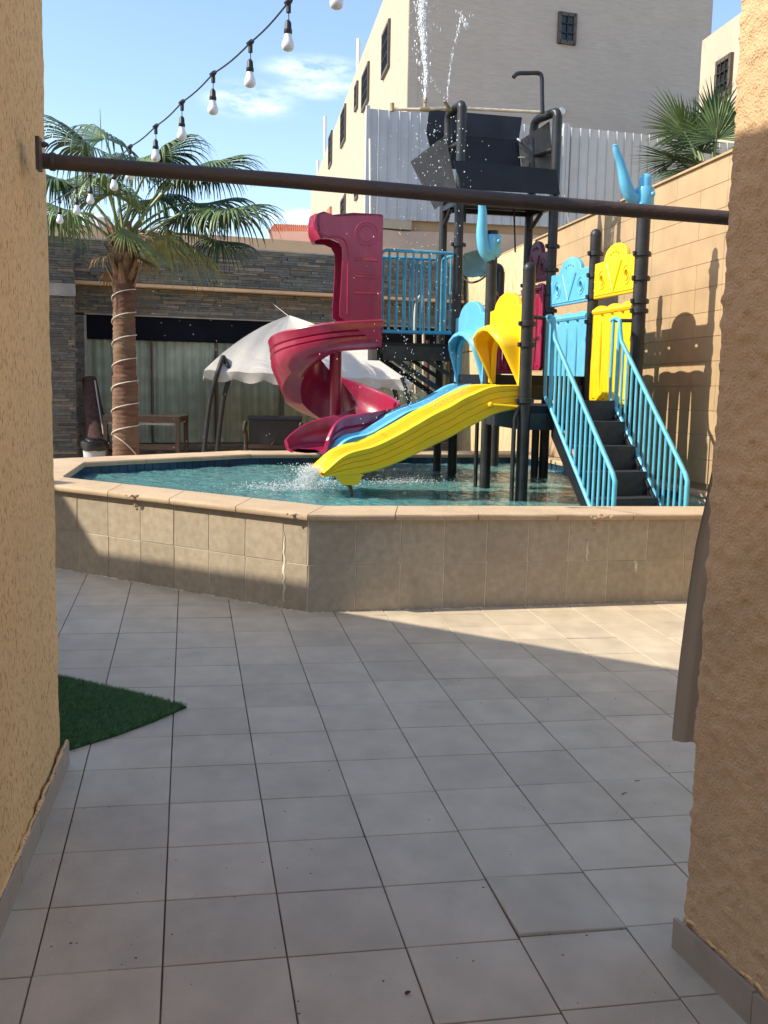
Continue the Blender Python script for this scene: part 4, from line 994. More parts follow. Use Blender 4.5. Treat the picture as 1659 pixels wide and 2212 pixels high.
def stair_rail(base, px0, side):
    zt0, zt1, zb0 = 1.985, .905, 1.40
    fr = MB(); pts = [spt(base, -.13, 2.13), spt(base, -.06, 2.145), spt(base, 0, 2.12), spt(base, .015, 2.03), spt(base, .04, 1.95), spt(base, LEN - .03, .93), spt(base, LEN, .88), spt(base, LEN, .82), spt(base, LEN, .30)]
    fr.tube(pts, .0185, 12)
    fr.tube([spt(base, 0, zb0), spt(base, LEN, zb0 - 1.10), ], .018, 12)
    fr.tube(smoothpath([spt(base, -.10, 2.135), spt(base, -.10, 1.9), spt(base, -.10, 1.55), spt(base, -.08, 1.46), spt(base, 0, 1.40)], 5), .014, 10)
    fr.tube([spt(base, 0, 2.1), spt(base, 0, 1.38)], .0185, 12)
    fr.build('stair_rail', 'blue', tower)
    n = 14
    for k in range(1, n):
        s = LEN * k / n; o = MB(); o.tube([spt(base, s, zb0 - 1.10 * s / LEN), spt(base, s, 1.985 - 1.08 * s / LEN)], .0115, 8, caps=False); o.build('rail_bar', 'blue', tower)
stair_rail(SA, 0, 0); stair_rail(SB, 0, 0)
b = MB(); b.tube([up(P1, 2.13), spt(SA, -.13, 2.13)], .016, 8); b.tube([up(PT, 2.13), spt(SB, -.13, 2.13)], .016, 8); b.build('rail_bolt', 'darkplastic', tower)
# right-hand black hose/angle along the stringer
b = MB(); b.tube([spt(SB - SL * .02, .05, 1.33), spt(SB - SL * .02, LEN + .05, .26)], .016, 8).build('stringer_edge', 'blackgloss', tower)

# ------------------------------------------------ blue water arms
def water_arm(P, zc, m='bluepl', ap=None, dome=True):
    b = MB(); r = .078
    b.lathe([(r * .8, 0), (r, .02), (r, .18), (r * .93, .20), (.045, .205)], up(P, zc), 22)
    for k in range(5):
        a = 2 * pi * k / 5 + 2.9; b.ball(up(P, zc + (.05 if k % 2 else .14)) + Vector((cos(a), sin(a), 0)) * r, .022, 8, 6)
    if dome: b.lathe([(.052, .15), (.052, .27)] + [(.052 * cos(t), .27 + .045 * math.sin(t)) for t in (.3, .7, 1.1, 1.45)], up(P, zc), 18)
    pts, rr = ap
    b.tube(pts, rr, 14)
    # flared open beak
    tip = pts[-1]; prev = pts[-2]
    b.ball(tip, rr[-1] * 1.15, 10, 6, (1, 1, .5))
    return b.build('water_arm', m, tower, smooth=50)
Yt = PT.y
ap = [at(1372, 430, Yt), at(1362, 422, Yt - .02), at(1352, 400, Yt - .04), at(1346, 375, Yt - .05), at(1340, 350, Yt - .06), at(1333, 332, Yt - .07), at(1329, 315, Yt - .08)]
water_arm(PT, 3.02, ap=(smoothpath(ap, 3), [interp([0, .35, .6, .9, 1], [.06, .050, .036, .028, .022], i / 18) for i in range(19)]))
Y2 = P2.y
ap = [at(1066, 556, Y2), at(1052, 550, Y2 - .02), at(1044, 530, Y2 - .04), at(1041, 500, Y2 - .05), at(1042, 475, Y2 - .06), at(1042, 455, Y2 - .07), at(1040, 437, Y2 - .08)]
water_arm(P2, 2.72, ap=(smoothpath(ap, 3), [interp([0, .3, .6, .9, 1], [.055, .060, .048, .036, .03], i / 18) for i in range(19)]), dome=False)

# ------------------------------------------------ water pipe with nozzles, goose neck
b = MB(); yp = 10.62
b.tube([at(849, 236, yp), at(910, 236.5, yp), at(965, 233, yp), at(1060, 237, yp + .05), at(1174, 243, yp + .1)], .016, 10); b.tube([at(849, 238, yp), at(847, 222, yp)], .017, 10); b.build('spray_pipe', 'pvc', tower)
b = MB(); b.lathe([(.024, -.05), (.024, .05)], at(918, 236, yp), 10, (1, .1, 0)); b.tube([at(918, 236, yp), at(918, 214, yp)], .017, 8); b.lathe([(.022, 0), (.022, .02), (.028, .03), (.012, .055)], at(918, 222, yp), 10); b.lathe([(.024, -.04), (.024, .04)], at(847, 232, yp), 10); b.build('spray_nozzle', 'brass', tower)
b = MB(); b.tube([at(972, 238, yp), at(965, 226, yp - .03), at(960, 218, yp - .05)], .018, 8); b.tube([at(962, 236, yp), at(978, 236, yp)], .024, 8); b.build('spray_nozzle', 'brass', tower)
b = MB(); b.tube(smoothpath([at(1172, 245, 10.7), at(1171, 200, 10.7), at(1170, 166, 10.7), at(1162, 158, 10.7), at(1140, 158, 10.68), at(1118, 159, 10.66), at(1109, 167, 10.65)], 4), .022, 12).build('goose_neck_pipe', 'black', tower)
b = MB(); b.tube([at(1110, 440, 11.1), at(1113, 545, 11.1)], .010, 6).build('pull_rope', 'rust', tower)
# white standpipes below the cage
b = MB(); b.tube(smoothpath([at(898, 850, 11.3), at(896, 700, 11.3), at(900, 655, 11.3), at(908, 640, 11.3), at(914, 650, 11.3), at(915, 845, 11.3)], 4), .016, 8).build('stand_pipe', 'pvc', tower)
b = MB(); b.tube([at(924, 735, 11.2), at(924, 860, 11.2)], .018, 8).build('stand_pipe', 'maroon', tower)

# ================================================================== BACKGROUND BUILDINGS
def stone_mat():
    m, t, b = newmat('ledge stone'); n = t.nodes.new; l = t.links.new
    geo = n('ShaderNodeNewGeometry'); rp = n('ShaderNodeValToRGB'); e = rp.color_ramp.elements
    e[0].color = (.085, .085, .078, 1); e[1].color = (.27, .21, .15, 1); e[1].position = 1
    for p, c in ((.25, (.12, .125, .115, 1)), (.5, (.16, .155, .135, 1)), (.7, (.135, .115, .085, 1)), (.86, (.19, .16, .12, 1))): e.new(p).color = c
    l(geo.outputs['Random Per Island'], rp.inputs['Fac'])
    nz = n('ShaderNodeTexNoise'); nz.inputs['Scale'].default_value = 14; nz.inputs['Detail'].default_value = 6; l(geo.outputs['Position'], nz.inputs['Vector'])
    mm = n('ShaderNodeMixRGB'); mm.blend_type = 'OVERLAY'; mm.inputs['Fac'].default_value = .5; l(rp.outputs['Color'], mm.inputs['Color1']); l(nz.outputs['Fac'], mm.inputs['Color2'])
    l(mm.outputs['Color'], b.inputs['Base Color']); b.inputs['Roughness'].default_value = .8
    bp = n('ShaderNodeBump'); bp.inputs['Strength'].default_value = .5; bp.inputs['Distance'].default_value = .01; l(nz.outputs['Fac'], bp.inputs['Height']); l(bp.outputs['Normal'], b.inputs['Normal'])
    return m
MT['ledge'] = stone_mat()
FP = Vector((-3.08, 15.5, 0)); FDn = Vector((.93, .37, 0)).normalized(); FNn = Vector((.37, -.93, 0)).normalized()
def pf(px, py, off=0): return onpl(px, py, FP + FNn * off, FNn)
def fs(px, off=0): return (pf(px, 800, off) - FP - FNn * off).dot(FDn)
def fpnt(s, z, off=0): return FP + FDn * s + FNn * off + Vector((0, 0, z))
def ledges(parent, s0, s1, z0, z1, off, seed, X=None, O=None, Nn=None):
    X = X or FDn; O = O or (FP + FNn * off); Nn = Nn or FNn
    rd = random.Random(seed); b = MB(); z = z0
    while z < z1 - .01:
        h = min(rd.choice((.028, .034, .04, .05)), z1 - z); s = s0 - rd.uniform(0, .2)
        while s < s1:
            ln = rd.uniform(.10, .46); a, e = max(s, s0), min(s + ln, s1)
            if e - a > .01:
                pr = rd.uniform(.004, .028)
                P = [O + X * a + Z1 * z, O + X * e + Z1 * z, O + X * e + Z1 * (z + h), O + X * a + Z1 * (z + h)]
                q_ = [O + X * (a + .003) + Z1 * (z + .002), O + X * (e - .003) + Z1 * (z + .002), O + X * (e - .003) + Z1 * (z + h - .002), O + X * (a + .003) + Z1 * (z + h - .002)]
                b.hexa([p - Nn * .01 for p in q_] + [p + Nn * pr for p in q_])
            s += ln
        z += h
    return tag(b.build('ledge_stones', 'ledge', parent, smooth=0), kind='stuff')
fac = thing('stone_clad_house', (-3.08, 15.5, .2), 'low house behind the pool clad in grey ledge stone with curtained window front', 'building')
sL, sR = fs(60), fs(985)
zTop, zB1, zB2, zS, zG = pf(400, 533).z, pf(400, 624).z, pf(400, 684).z, pf(400, 737).z, .2
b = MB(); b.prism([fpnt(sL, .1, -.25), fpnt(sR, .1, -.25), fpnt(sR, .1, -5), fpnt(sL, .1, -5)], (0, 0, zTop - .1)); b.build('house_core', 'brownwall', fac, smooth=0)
b = MB(); b.prism([fpnt(sL, zB1 + .03, .19), fpnt(sR, zB1 + .03, .19), fpnt(sR, zB1 + .03, -.26), fpnt(sL, zB1 + .03, -.26)], (0, 0, zTop - zB1 - .03)); b.build('fascia_core', 'cap', fac, smooth=0)
ledges(fac, sL, sR, zB1 + .04, zTop - .02, .2, 1)
b = MB(); b.prism([fpnt(sL, zB1 - .02, .24), fpnt(sR, zB1 - .02, .24), fpnt(sR, zB1 - .02, -.24), fpnt(sL, zB1 - .02, -.24)], (0, 0, .045)); b.build('fascia_lip', 'orange', fac, smooth=0)
b = MB(); b.prism([fpnt(sL, zB2, -.02), fpnt(sR, zB2, -.02), fpnt(sR, zB2, -.24), fpnt(sL, zB2, -.24)], (0, 0, zB1 - zB2 - .025)); b.build('lintel_core', 'cap', fac, smooth=0)
ledges(fac, sL, sR, zB2 + .01, zB1 - .03, 0, 2)
b = MB(); b.prism([fpnt(fs(184), zB2 - .022, .0), fpnt(sR, zB2 - .022, .0), fpnt(sR, zB2 - .022, -.2), fpnt(fs(184), zB2 - .022, -.2)], (0, 0, .02)); b.build('lintel_trim', 'cap', fac, smooth=0)
b = MB(); b.prism([fpnt(fs(188), zS, -.05), fpnt(sR, zS - .02, -.05), fpnt(sR, zS - .02, -.09), fpnt(fs(188), zS, -.09)], (0, 0, zB2 - zS - .024)); b.build('valance_board', 'sign', fac, smooth=0)
b = MB(); b.prism([fpnt(fs(184), .2, -.02), fpnt(fs(189), .2, -.02), fpnt(fs(189), .2, -.1), fpnt(fs(184), .2, -.1)], (0, 0, zB2 - .23)); b.build('window_post', 'cap', fac, smooth=0)
# lace curtains, one panel after another, with deep folds
cs_ = [188, 330, 470, 610, 700, 790, 890, 975]
for k in range(7):
    a, e = fs(cs_[k]) + .01, fs(cs_[k + 1]) - .01; n = int((e - a) / .018); rows = []; uvs = []
    for i in range(n + 1):
        s = lerp(a, e, i / n); o = -.17 + .028 * math.sin(s * 46 + k) + .012 * math.sin(s * 23.7 + 2 * k); rows.append([fpnt(s, z, o * 1.0) for z in (.55, zS - .01)])
    b = MB(); b.loft(rows); o = b.build('lace_curtain', 'lace', fac, smooth=180)
    uvl = o.data.uv_layers.new(name='UVMap'); me = o.data
    for lp in me.loops:
        v = me.vertices[lp.vertex_index].co + WL[o.name]; uvl.data[lp.index].uv = ((v - FP).dot(FDn) * .62 + k * .13, v.z * .8)
    b = MB(); b.prism([fpnt(a, .55, -.095), fpnt(e, .55, -.095), fpnt(e, .55, -.101), fpnt(a, .55, -.101)], (0, 0, zS - .55)); b.build('window_pane', 'glass', fac, smooth=0)
    if k: b = MB(); b.box(fpnt(a, (zS + .55) / 2, -.09), (.03, .04, zS - .55), (FDn, FNn * -1, Z1)); b.build('window_mullion', 'frame', fac, smooth=0)
b = MB(); b.prism([fpnt(fs(188), .2, -.03), fpnt(sR, .2, -.03), fpnt(sR, .2, -.23), fpnt(fs(188), .2, -.23)], (0, 0, .33)); b.build('sill_core', 'cap', fac, smooth=0)
ledges(fac, fs(188), sR, .2, .54, -.02, 3)
# parapet set back on the roof
o0 = -.9; a0, a1 = onpl(60, 500, FP + FNn * o0, FNn), onpl(1000, 530, FP + FNn * o0, FNn)
zt = onpl(400, 503, FP + FNn * o0, FNn).z
b = MB(); b.prism([Vector((a0.x, a0.y, zTop - .1)), Vector((a1.x, a1.y, zTop - .1)), Vector((a1.x, a1.y, zTop - .1)) - FNn * .2, Vector((a0.x, a0.y, zTop - .1)) - FNn * .2], (0, 0, zt - zTop + .1)); b.build('parapet', 'orange', fac, smooth=0)
b = MB(); b.prism([fpnt(sL, zTop - .018, .23), fpnt(sR, zTop - .018, .23), fpnt(sR, zTop - .018, -1), fpnt(sL, zTop - .018, -1)], (0, 0, .022)); b.build('fascia_cap', 'cap', fac, smooth=0)
# corner pillar
pil = thing('stone_pillar', (-4.6, 14.1, .2), 'grey ledge stone pillar with cracked concrete collar, left of the palm trunk', 'pillar')
pc = at(163, 800, 14.1); PX = FDn; PO = Vector((pc.x, pc.y, 0)) - PX * 1.3
zpt = at(150, 512, 14.1).z; zc0, zc1 = at(140, 640, 14.1).z, at(140, 613, 14.1).z
b = MB(); b.prism([PO + Z1 * .1, PO + PX * 1.3 + Z1 * .1, PO + PX * 1.3 - FNn * .7 + Z1 * .1, PO - FNn * .7 + Z1 * .1], (0, 0, zpt - .1)); b.build('pillar_core', 'cap', pil, smooth=0)
ledges(pil, 0, 1.3, .2, zc0, 0, 4, PX, PO + FNn * .004, FNn); ledges(pil, 0, 1.3, zc1, zpt, 0, 5, PX, PO + FNn * .004, FNn)
b = MB(); b.prism([PO + Z1 * zc0 + FNn * .04, PO + PX * 1.32 + Z1 * zc0 + FNn * .04, PO + PX * 1.32 + Z1 * zc0, PO + Z1 * zc0], (0, 0, zc1 - zc0)); b.build('concrete_collar', 'cap', pil, smooth=0)
ledges(pil, 0, .7, .2, zpt - .1, 0, 6, -FNn, PO + PX * 1.302, PX)
pc2 = pf(184, 800, .02)
b = MB(); q_ = Vector((pc2.x, pc2.y, .1)); b.prism([q_ - PX * .35, q_, q_ - FNn * .2, q_ - PX * .35 - FNn * .2], (0, 0, zB2 - .14)); b.build('side_pier', 'cap', pil, smooth=0)
ledges(pil, -.35, 0, .2, zB2 - .05, 0, 7, PX, Vector((pc2.x, pc2.y, 0)) + FNn * .002, FNn)

# big cream house with a lit side and a shaded side
C0 = at(875, 400, 30); C0.z = 0
F1 = Vector((-.144, .99, 0)).normalized(); N1 = Vector((-.99, -.144, 0)).normalized()
F2 = Vector((.95, .31, 0)).normalized(); N2 = Vector((.31, -.95, 0)).normalized()
def q1(px, py, off=0): return onpl(px, py, C0 + N1 * off, N1)
def q2_(px, py, off=0): return onpl(px, py, C0 + N2 * off, N2)
HT = q1(748, 210).z
E1 = q1(670, 600); E1.z = 0; E2 = q2_(1517, 400); E2.z = 0
house = thing('cream_house', (C0.x, C0.y, 0), 'tall cream house towering behind the tower, one side sunlit and one in shade', 'building')
b = MB(); b.prism([C0, C0 + F1 * (E1 - C0).length, C0 + F1 * (E1 - C0).length + F2 * .3, C0 + F2 * .3], (0, 0, HT)); b.build('sunlit_wall', 'creamlit', house, smooth=0)
b = MB(); b.prism([C0 + F2 * .3, E2, E2 + F1 * 5, C0 + F2 * .3 + F1 * 39], (0, 0, HT - .01)); 
b.build('house_body', 'cream', house, smooth=0)
b = MB(); b.prism([C0 + N2 * .02 + F2 * .01, C0 + F2 * .31 + N2 * .02, C0 + F2 * .31, C0 + F2 * .01], (0, 0, HT - .012)); b.build('corner_strip', 'cream', house, smooth=0)
def win(par, pl, c, U, Nn, grille=True, m='window', frm='frame', dep=.04):
    """window on a wall plane from its four corner pixels"""
    P = [pl(*q) for q in c]
    cx = sum(P, Vector()) / 4; wd = abs((P[1] - P[0]).dot(U)); ht = abs(P[0].z - P[3].z)
    b = MB()
    for dx, dz, sx, sz in ((0, ht / 2, wd, .10), (0, -ht / 2, wd, .10), (-wd / 2, 0, .10, ht + .1), (wd / 2, 0, .10, ht + .1)):
        b.box(cx + U * dx + Z1 * dz + Nn * dep, (sx, .09, sz), (U, Nn, Z1))
    fo = b.build('window', frm, par, smooth=0)
    b = MB(); b.box(cx + Nn * .02, (wd, .03, ht), (U, Nn, Z1)); b.build('pane', m, fo, smooth=0)
    if grille:
        b = MB()
        n = max(2, int(wd / .22))
        for k in range(1, n): b.box(cx + U * (k / n - .5) * wd + Nn * .07, (.03, .03, ht), (U, Nn, Z1))
        n2 = max(3, int(ht / .35))
        for k in range(1, n2): b.box(cx + Z1 * (k / n2 - .5) * ht + Nn * .072, (wd, .034, .03), (U, Nn, Z1))
        b.build('grille', 'darkplastic', fo, smooth=0)
for c in ([(829, 70), (843, 58), (843, 148), (829, 157)], [(785, 160), (798, 148), (798, 220), (785, 230)], [(769, 187), (774, 182), (774, 231), (769, 235)], [(738.5, 243), (747.5, 237), (747.5, 304), (738.5, 310)], [(712, 296), (718, 291), (718, 352), (712, 358)], [(738.5, 432), (747, 428), (747, 476), (738.5, 480)], [(769, 397), (774, 394), (774, 425), (769, 429)]):
    win(house, q1, c, F1, N1)
win(house, q2_, [(1207, 31), (1240, 33), (1240, 94), (1207, 92)], F2, N2, grille=True)
b = MB(); b.prism([q1(696, 485), q1(717, 468), q1(717, 446), q1(710, 455)], N1 * .12); b.build('stair_gable', 'terracotta', house, smooth=0)
b = MB(); b.lathe([(.10, 0), (.12, .03), (.08, .10)], q2_(1213, 241), 14, N2); b.build('wall_lamp', 'white', house)
for px, y0_, y1_ in ((774.5, 112, 85), (702, 300, 253), (686.5, 378, 347)):
    b = MB(); p = q1(px, y0_, -.1); b.tube([p - Z1 * 1, Vector((p.x, p.y, q1(px, y1_, -.1).z))], .09, 8); b.build('roof_vent_pipe', 'white', house)
h2 = thing('cream_annex', (8.5, 24, 0), 'cream house peeking between tall house and right wall, with barred window', 'building')
G0 = at(1600, 400, 24); G0.z = 0
def q3(px, py, off=0): return onpl(px, py, G0 + N1 * off, N1)
zt = q3(1550, 64).z; b = MB(); _e = q3(1517, 85); _e.z = 0; b.prism([G0 - F1 * 6, _e, _e + F2 * 8, G0 - F1 * 6 + F2 * 8], (0, 0, zt)); b.build('house_wall', 'creamlit', h2, smooth=0)
win(h2, q3, [(1552, 138), (1581, 122), (1581, 198), (1552, 212)], F1, N1)

# corrugated steel screen standing on the neighbour's wall
SP = at(800, 400, 21); SP.z = 0; SD = Vector((.947, .32, 0)).normalized(); SN = Vector((.32, -.947, 0)).normalized()
def q4(px, py, off=0): return onpl(px, py, SP + SN * off, SN)
scr = thing('corrugated_screen', (SP.x, SP.y, 4.9), 'tall grey corrugated steel screen on the wall behind the tower', 'fence')
def ss(px): return (q4(px, 400) - SP).dot(SD)
zs0, zs1 = q4(800, 236), q4(1430, 293); b0, b1 = q4(800, 472), q4(1200, 491)
def ztop4(s): return lerp(zs0.z, zs1.z, (s - ss(800)) / (ss(1430) - ss(800)))
def zbot4(s): return lerp(b0.z, b1.z, (s - ss(800)) / (ss(1200) - ss(800)))
pan = [795, 908, 1012, 1110, 1212, 1330, 1450, 1600]
for k in range(7):
    a, e = ss(pan[k]), ss(pan[k + 1]); prof = []; s = a; jig = random.uniform(-.03, .03)
    n = max(2, int(round((e - a) / .21))); pw = (e - a) / n
    for i in range(n):
        for (t, o) in ((0, 0), (.80, 0), (.84, .03), (.92, .03), (.96, 0)): prof.append((a + (i + t) * pw, o))
    prof.append((e, 0)); b = MB()
    b.loft([[SP + SD * s_ + SN * o_ + Z1 * (zbot4(s_)), SP + SD * s_ + SN * o_ + Z1 * (ztop4(s_) + jig)] for s_, o_ in prof])
    b.build('steel_sheet', 'steel', scr, smooth=0)
for px in (790, 1212, 1219, 1600):
    s = ss(px); b = MB(); b.box(SP + SD * s + SN * .06 + Z1 * (zbot4(s) + ztop4(s)) / 2, (.07, .07, ztop4(s) - zbot4(s) + .1), (SD, -SN, Z1)); b.build('screen_post', 'steel', scr, smooth=0)
b = MB(); b.tube([q4(800, 475, .1), q4(799, 300, .1)], .025, 6); b.build('brace_rod', 'white', scr)
b = MB(); b.tube([q4(1218, 420, .08), q4(1243, 590, .08)], .022, 6); b.build('brace_rod', 'white', scr)
nw = thing('neighbour_wall', (SP.x, SP.y, 0), 'weathered pink beige wall below the corrugated screen', 'wall')
e0, e1 = ss(803), ss(1700)
def zst(px, py): return q4(px, py).z
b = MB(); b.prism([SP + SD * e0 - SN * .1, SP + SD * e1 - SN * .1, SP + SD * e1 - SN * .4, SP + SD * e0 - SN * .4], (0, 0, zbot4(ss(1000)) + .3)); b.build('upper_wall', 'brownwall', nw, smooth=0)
b = MB(); rows = []
for i in range(60):
    s = lerp(e0, e1, i / 59); z = lerp(zst(820, 492), zst(1150, 503), (s - ss(820)) / (ss(1150) - ss(820))) - .05 + .03 * noise.noise(Vector((s * 2, 0, 0))) + .012 * noise.noise(Vector((s * 9, 1, 0)))
    rows.append([SP + SD * s + SN * .02, SP + SD * s + SN * .02 + Z1 * z, SP + SD * s - SN * .09 + Z1 * z, SP + SD * s - SN * .09])
b.loft(rows, close_v=True, caps=True); b.build('lower_wall', 'pinkbeige', nw, smooth=0)
b = MB(); b.prism([SP + SD * ss(810) + SN * .0 + Z1 * zst(840, 493), SP + SD * ss(891) + Z1 * zst(840, 493), SP + SD * ss(891) - SN * .3 + Z1 * zst(840, 493), SP + SD * ss(810) - SN * .3 + Z1 * zst(840, 493)], (0, 0, zst(840, 473) - zst(840, 493))); b.build('pale_block', 'creamlit', nw, smooth=0)
# red roofed house far left
RP_ = at(625, 510, 36)
rh = thing('red_roof_house', (RP_.x, RP_.y, 0), 'distant pink house with terracotta tile roof left of the tall cream house', 'building')
def q5(px, py, Y=36): return at(px, py, Y)
b = MB(); b.prism([q5(582, 560), q5(690, 560), q5(690, 500), q5(582, 500)], (0, 4, 0)); b.build('house_wall', 'pink', rh, smooth=0)
rows = []
for j in range(7):
    t = j / 6; row = []
    for i in range(97):
        p = q5(577, 505).lerp(q5(690, 509), i / 96); row.append(p + Vector((0, 2.2 * t, .62 * t - .045 * (j % 1) + .055 * abs(math.sin(i * pi / 4)) + (.05 if j % 2 else 0))))
    rows.append(row)
b = MB(); b.loft(rows); b.build('tile_roof', 'terracotta', rh, smooth=0)
# tanks on the low roof
for i, (px, yy, w_, h_, lb) in enumerate(((193, 493, .10, .20, 'white cylinder tank on the low roof, left of the pair beside palm stalks'), (217, 494, .17, .16, 'squat pale tank on the low roof, right of the pair beside palm stalks'))):
    c = onpl(px, yy, FP - FNn * 1.6, FNn); b = MB(); b.lathe([(w_, -.25), (w_, h_), (w_ * .8, h_ + .04), (w_ * .2, h_ + .06), (w_ * .2, h_ + .09)], c, 18); tag(b.build('roof_tank', 'white'), lb, 'water tank', 'tanks on the low roof')

# ================================================================== PALMS
def fan_leaf(parent, base, hub, R, m, droop=.8, spread=2.1, nseg=40, seed=0, dirn=None, lift=.25, stalkr=.014):
    rd = random.Random(seed); base = Vector(base); hub = Vector(hub); d0 = (hub - base).normalized()
    if dirn is None:
        dirn = Vector((d0.x, d0.y, 0)); dirn = (dirn.normalized() if dirn.length > .05 else Vector((0, -1, 0))) + Vector((0, 0, lift))
    dirn = Vector(dirn).normalized(); side = dirn.cross(Z1).normalized(); nrm = side.cross(dirn).normalized()
    b = MB()
    for k in range(nseg):
        a = lerp(-spread, spread, (k + .5) / nseg) + rd.uniform(-.02, .02)
        sd_ = (dirn * cos(a) + side * sin(a) + nrm * (.16 * abs(cos(a * 1.0)) - .22 * abs(sin(a)))).normalized()
        ln = R * (1 - .16 * abs(a) / spread) * rd.uniform(.88, 1.06); p = hub.copy(); v = sd_.copy(); n = 9; row = []
        w0 = 2 * spread / nseg * 1.05; g = droop * rd.uniform(.75, 1.25); perp = v.cross(nrm).normalized(); sp = rd.choice((-1, 1))
        for i in range(n + 1):
            t = i / n; dist = ln * t
            wd = min(w0 * dist, w0 * ln * .52) * (1 if t < .5 else max(.05, 1 - (t - .5) / .5)) * .5 + .0012
            fold = nrm * wd * .55
            row.append([p - perp * wd, p + fold, p + perp * wd])
            acc = g * max(0, t - .22) ** 1.15 * 1.1
            v = (v + Vector((0, 0, -1)) * acc * .55 + perp * rd.uniform(-.02, .02)).normalized(); p = p + v * ln / n
        b.loft(row)
    o = b.build('palm_leaf', m, parent, smooth=0)
    mid = base.lerp(hub, .55) + Z1 * (hub - base).length * .12
    b = MB(); pts = smoothpath([base, mid, hub, hub + dirn * R * .22], 4); b.tube(pts, [lerp(stalkr * 1.5, stalkr * .4, i / (len(pts) - 1)) for i in range(len(pts))], 6); b.build('leaf_stalk', 'stem', o)
    return o
YP = 12.0
tb_ = at(272, 985, YP); tt = at(266, 545, YP)
palm = thing('palm_tree', (tb_.x, tb_.y, .2), 'fan palm with brown fibrous trunk wrapped in white rope light, behind the pool', 'palm tree')
b = MB(); rows = []; nz_ = 190
def trad(t): return lerp(.150, .128, min(1, t * 1.2)) + (.02 * math.exp(-((t - .96) / .05) ** 2)) + (.01 if t < .5 else -.002)
for i in range(nz_ + 1):
    t = i / nz_; c = Vector((lerp(tb_.x, tt.x, t), YP, lerp(.15, tt.z, t))); row = []
    for j in range(40):
        a = 2 * pi * j / 40; r = trad(t) + .006 * noise.noise(Vector((cos(a) * 2, sin(a) * 2, t * 60))) + .0035 * math.sin(t * 330 + 3 * noise.noise(Vector((cos(a), sin(a), t * 5)))) ; row.append(c + Vector((cos(a), sin(a), 0)) * r)
    rows.append(row)
b.loft(rows, close_v=True, caps=True); b.build('trunk', 'bark', palm, smooth=60)
for k in range(34):      # old leaf bases under the crown
    a = k * 2.4; z = tt.z - .42 + .0165 * k; c = Vector((tt.x, YP, z)); dv = Vector((cos(a), sin(a), 0)); r = .12
    b = MB(); w_ = .05
    sdv = Vector((-dv.y, dv.x, 0)); p0 = c + dv * (r - .02); p1 = c + dv * (r + .045) + Z1 * .13; p2 = c + dv * (r + .10) + Z1 * .24
    b.loft([[p0 - sdv * w_, p0 + dv * .02, p0 + sdv * w_], [p1 - sdv * w_ * .7, p1 + dv * .015, p1 + sdv * w_ * .7], [p2 - sdv * .018, p2 + dv * .01, p2 + sdv * .018]])
    b.loft([[p0 + sdv * w_, p0 - dv * .02, p0 - sdv * w_], [p1 + sdv * w_ * .7, p1 - dv * .01, p1 - sdv * w_ * .7], [p2 + sdv * .018, p2 - dv * .005, p2 - sdv * .018]]); b.build('leaf_base', 'boot', palm)
cr = Vector((tt.x, YP, tt.z + .12))
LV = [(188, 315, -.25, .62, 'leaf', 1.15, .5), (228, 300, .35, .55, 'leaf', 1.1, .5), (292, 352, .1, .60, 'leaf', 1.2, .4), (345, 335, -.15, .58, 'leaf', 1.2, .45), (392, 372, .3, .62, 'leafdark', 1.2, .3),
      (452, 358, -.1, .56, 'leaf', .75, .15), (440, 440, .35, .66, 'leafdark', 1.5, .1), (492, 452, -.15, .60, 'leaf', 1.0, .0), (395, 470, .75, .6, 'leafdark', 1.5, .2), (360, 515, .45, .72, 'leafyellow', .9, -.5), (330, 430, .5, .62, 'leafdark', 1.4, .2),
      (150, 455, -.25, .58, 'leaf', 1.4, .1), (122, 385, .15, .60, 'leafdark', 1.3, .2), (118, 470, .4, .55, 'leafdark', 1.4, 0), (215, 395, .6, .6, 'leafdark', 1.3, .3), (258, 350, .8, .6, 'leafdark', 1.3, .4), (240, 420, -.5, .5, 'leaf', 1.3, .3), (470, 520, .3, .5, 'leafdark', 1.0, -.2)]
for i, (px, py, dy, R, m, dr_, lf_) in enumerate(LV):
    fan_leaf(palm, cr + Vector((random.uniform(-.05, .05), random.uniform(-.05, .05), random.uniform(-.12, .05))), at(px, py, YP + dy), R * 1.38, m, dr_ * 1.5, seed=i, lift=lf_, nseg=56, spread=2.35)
# the pale leaf hanging in front of the trunk top
fan_leaf(palm, cr + Vector((0, -.1, -.05)), at(272, 492, YP - .42), .68, 'leafyellow', .16, spread=1.25, nseg=34, seed=77, dirn=Vector((.55, -.22, -.62)))
b = MB(); b.tube([at(218, 300, YP + .3), at(216, 235, YP + .3)], [.008, .003], 5); b.build('young_spear', 'stem', palm)
for i, (px, py, dy, R) in enumerate([(232, 600, -.12, .34), (298, 610, .05, .40), (252, 640, .14, .34), (306, 560, -.12, .30)]):
    fan_leaf(palm, cr + Vector((0, 0, -.2)), at(px, py - 55, YP + dy), R, 'leafdead', 1.6, seed=300 + i, lift=-.6, nseg=26, spread=1.6)
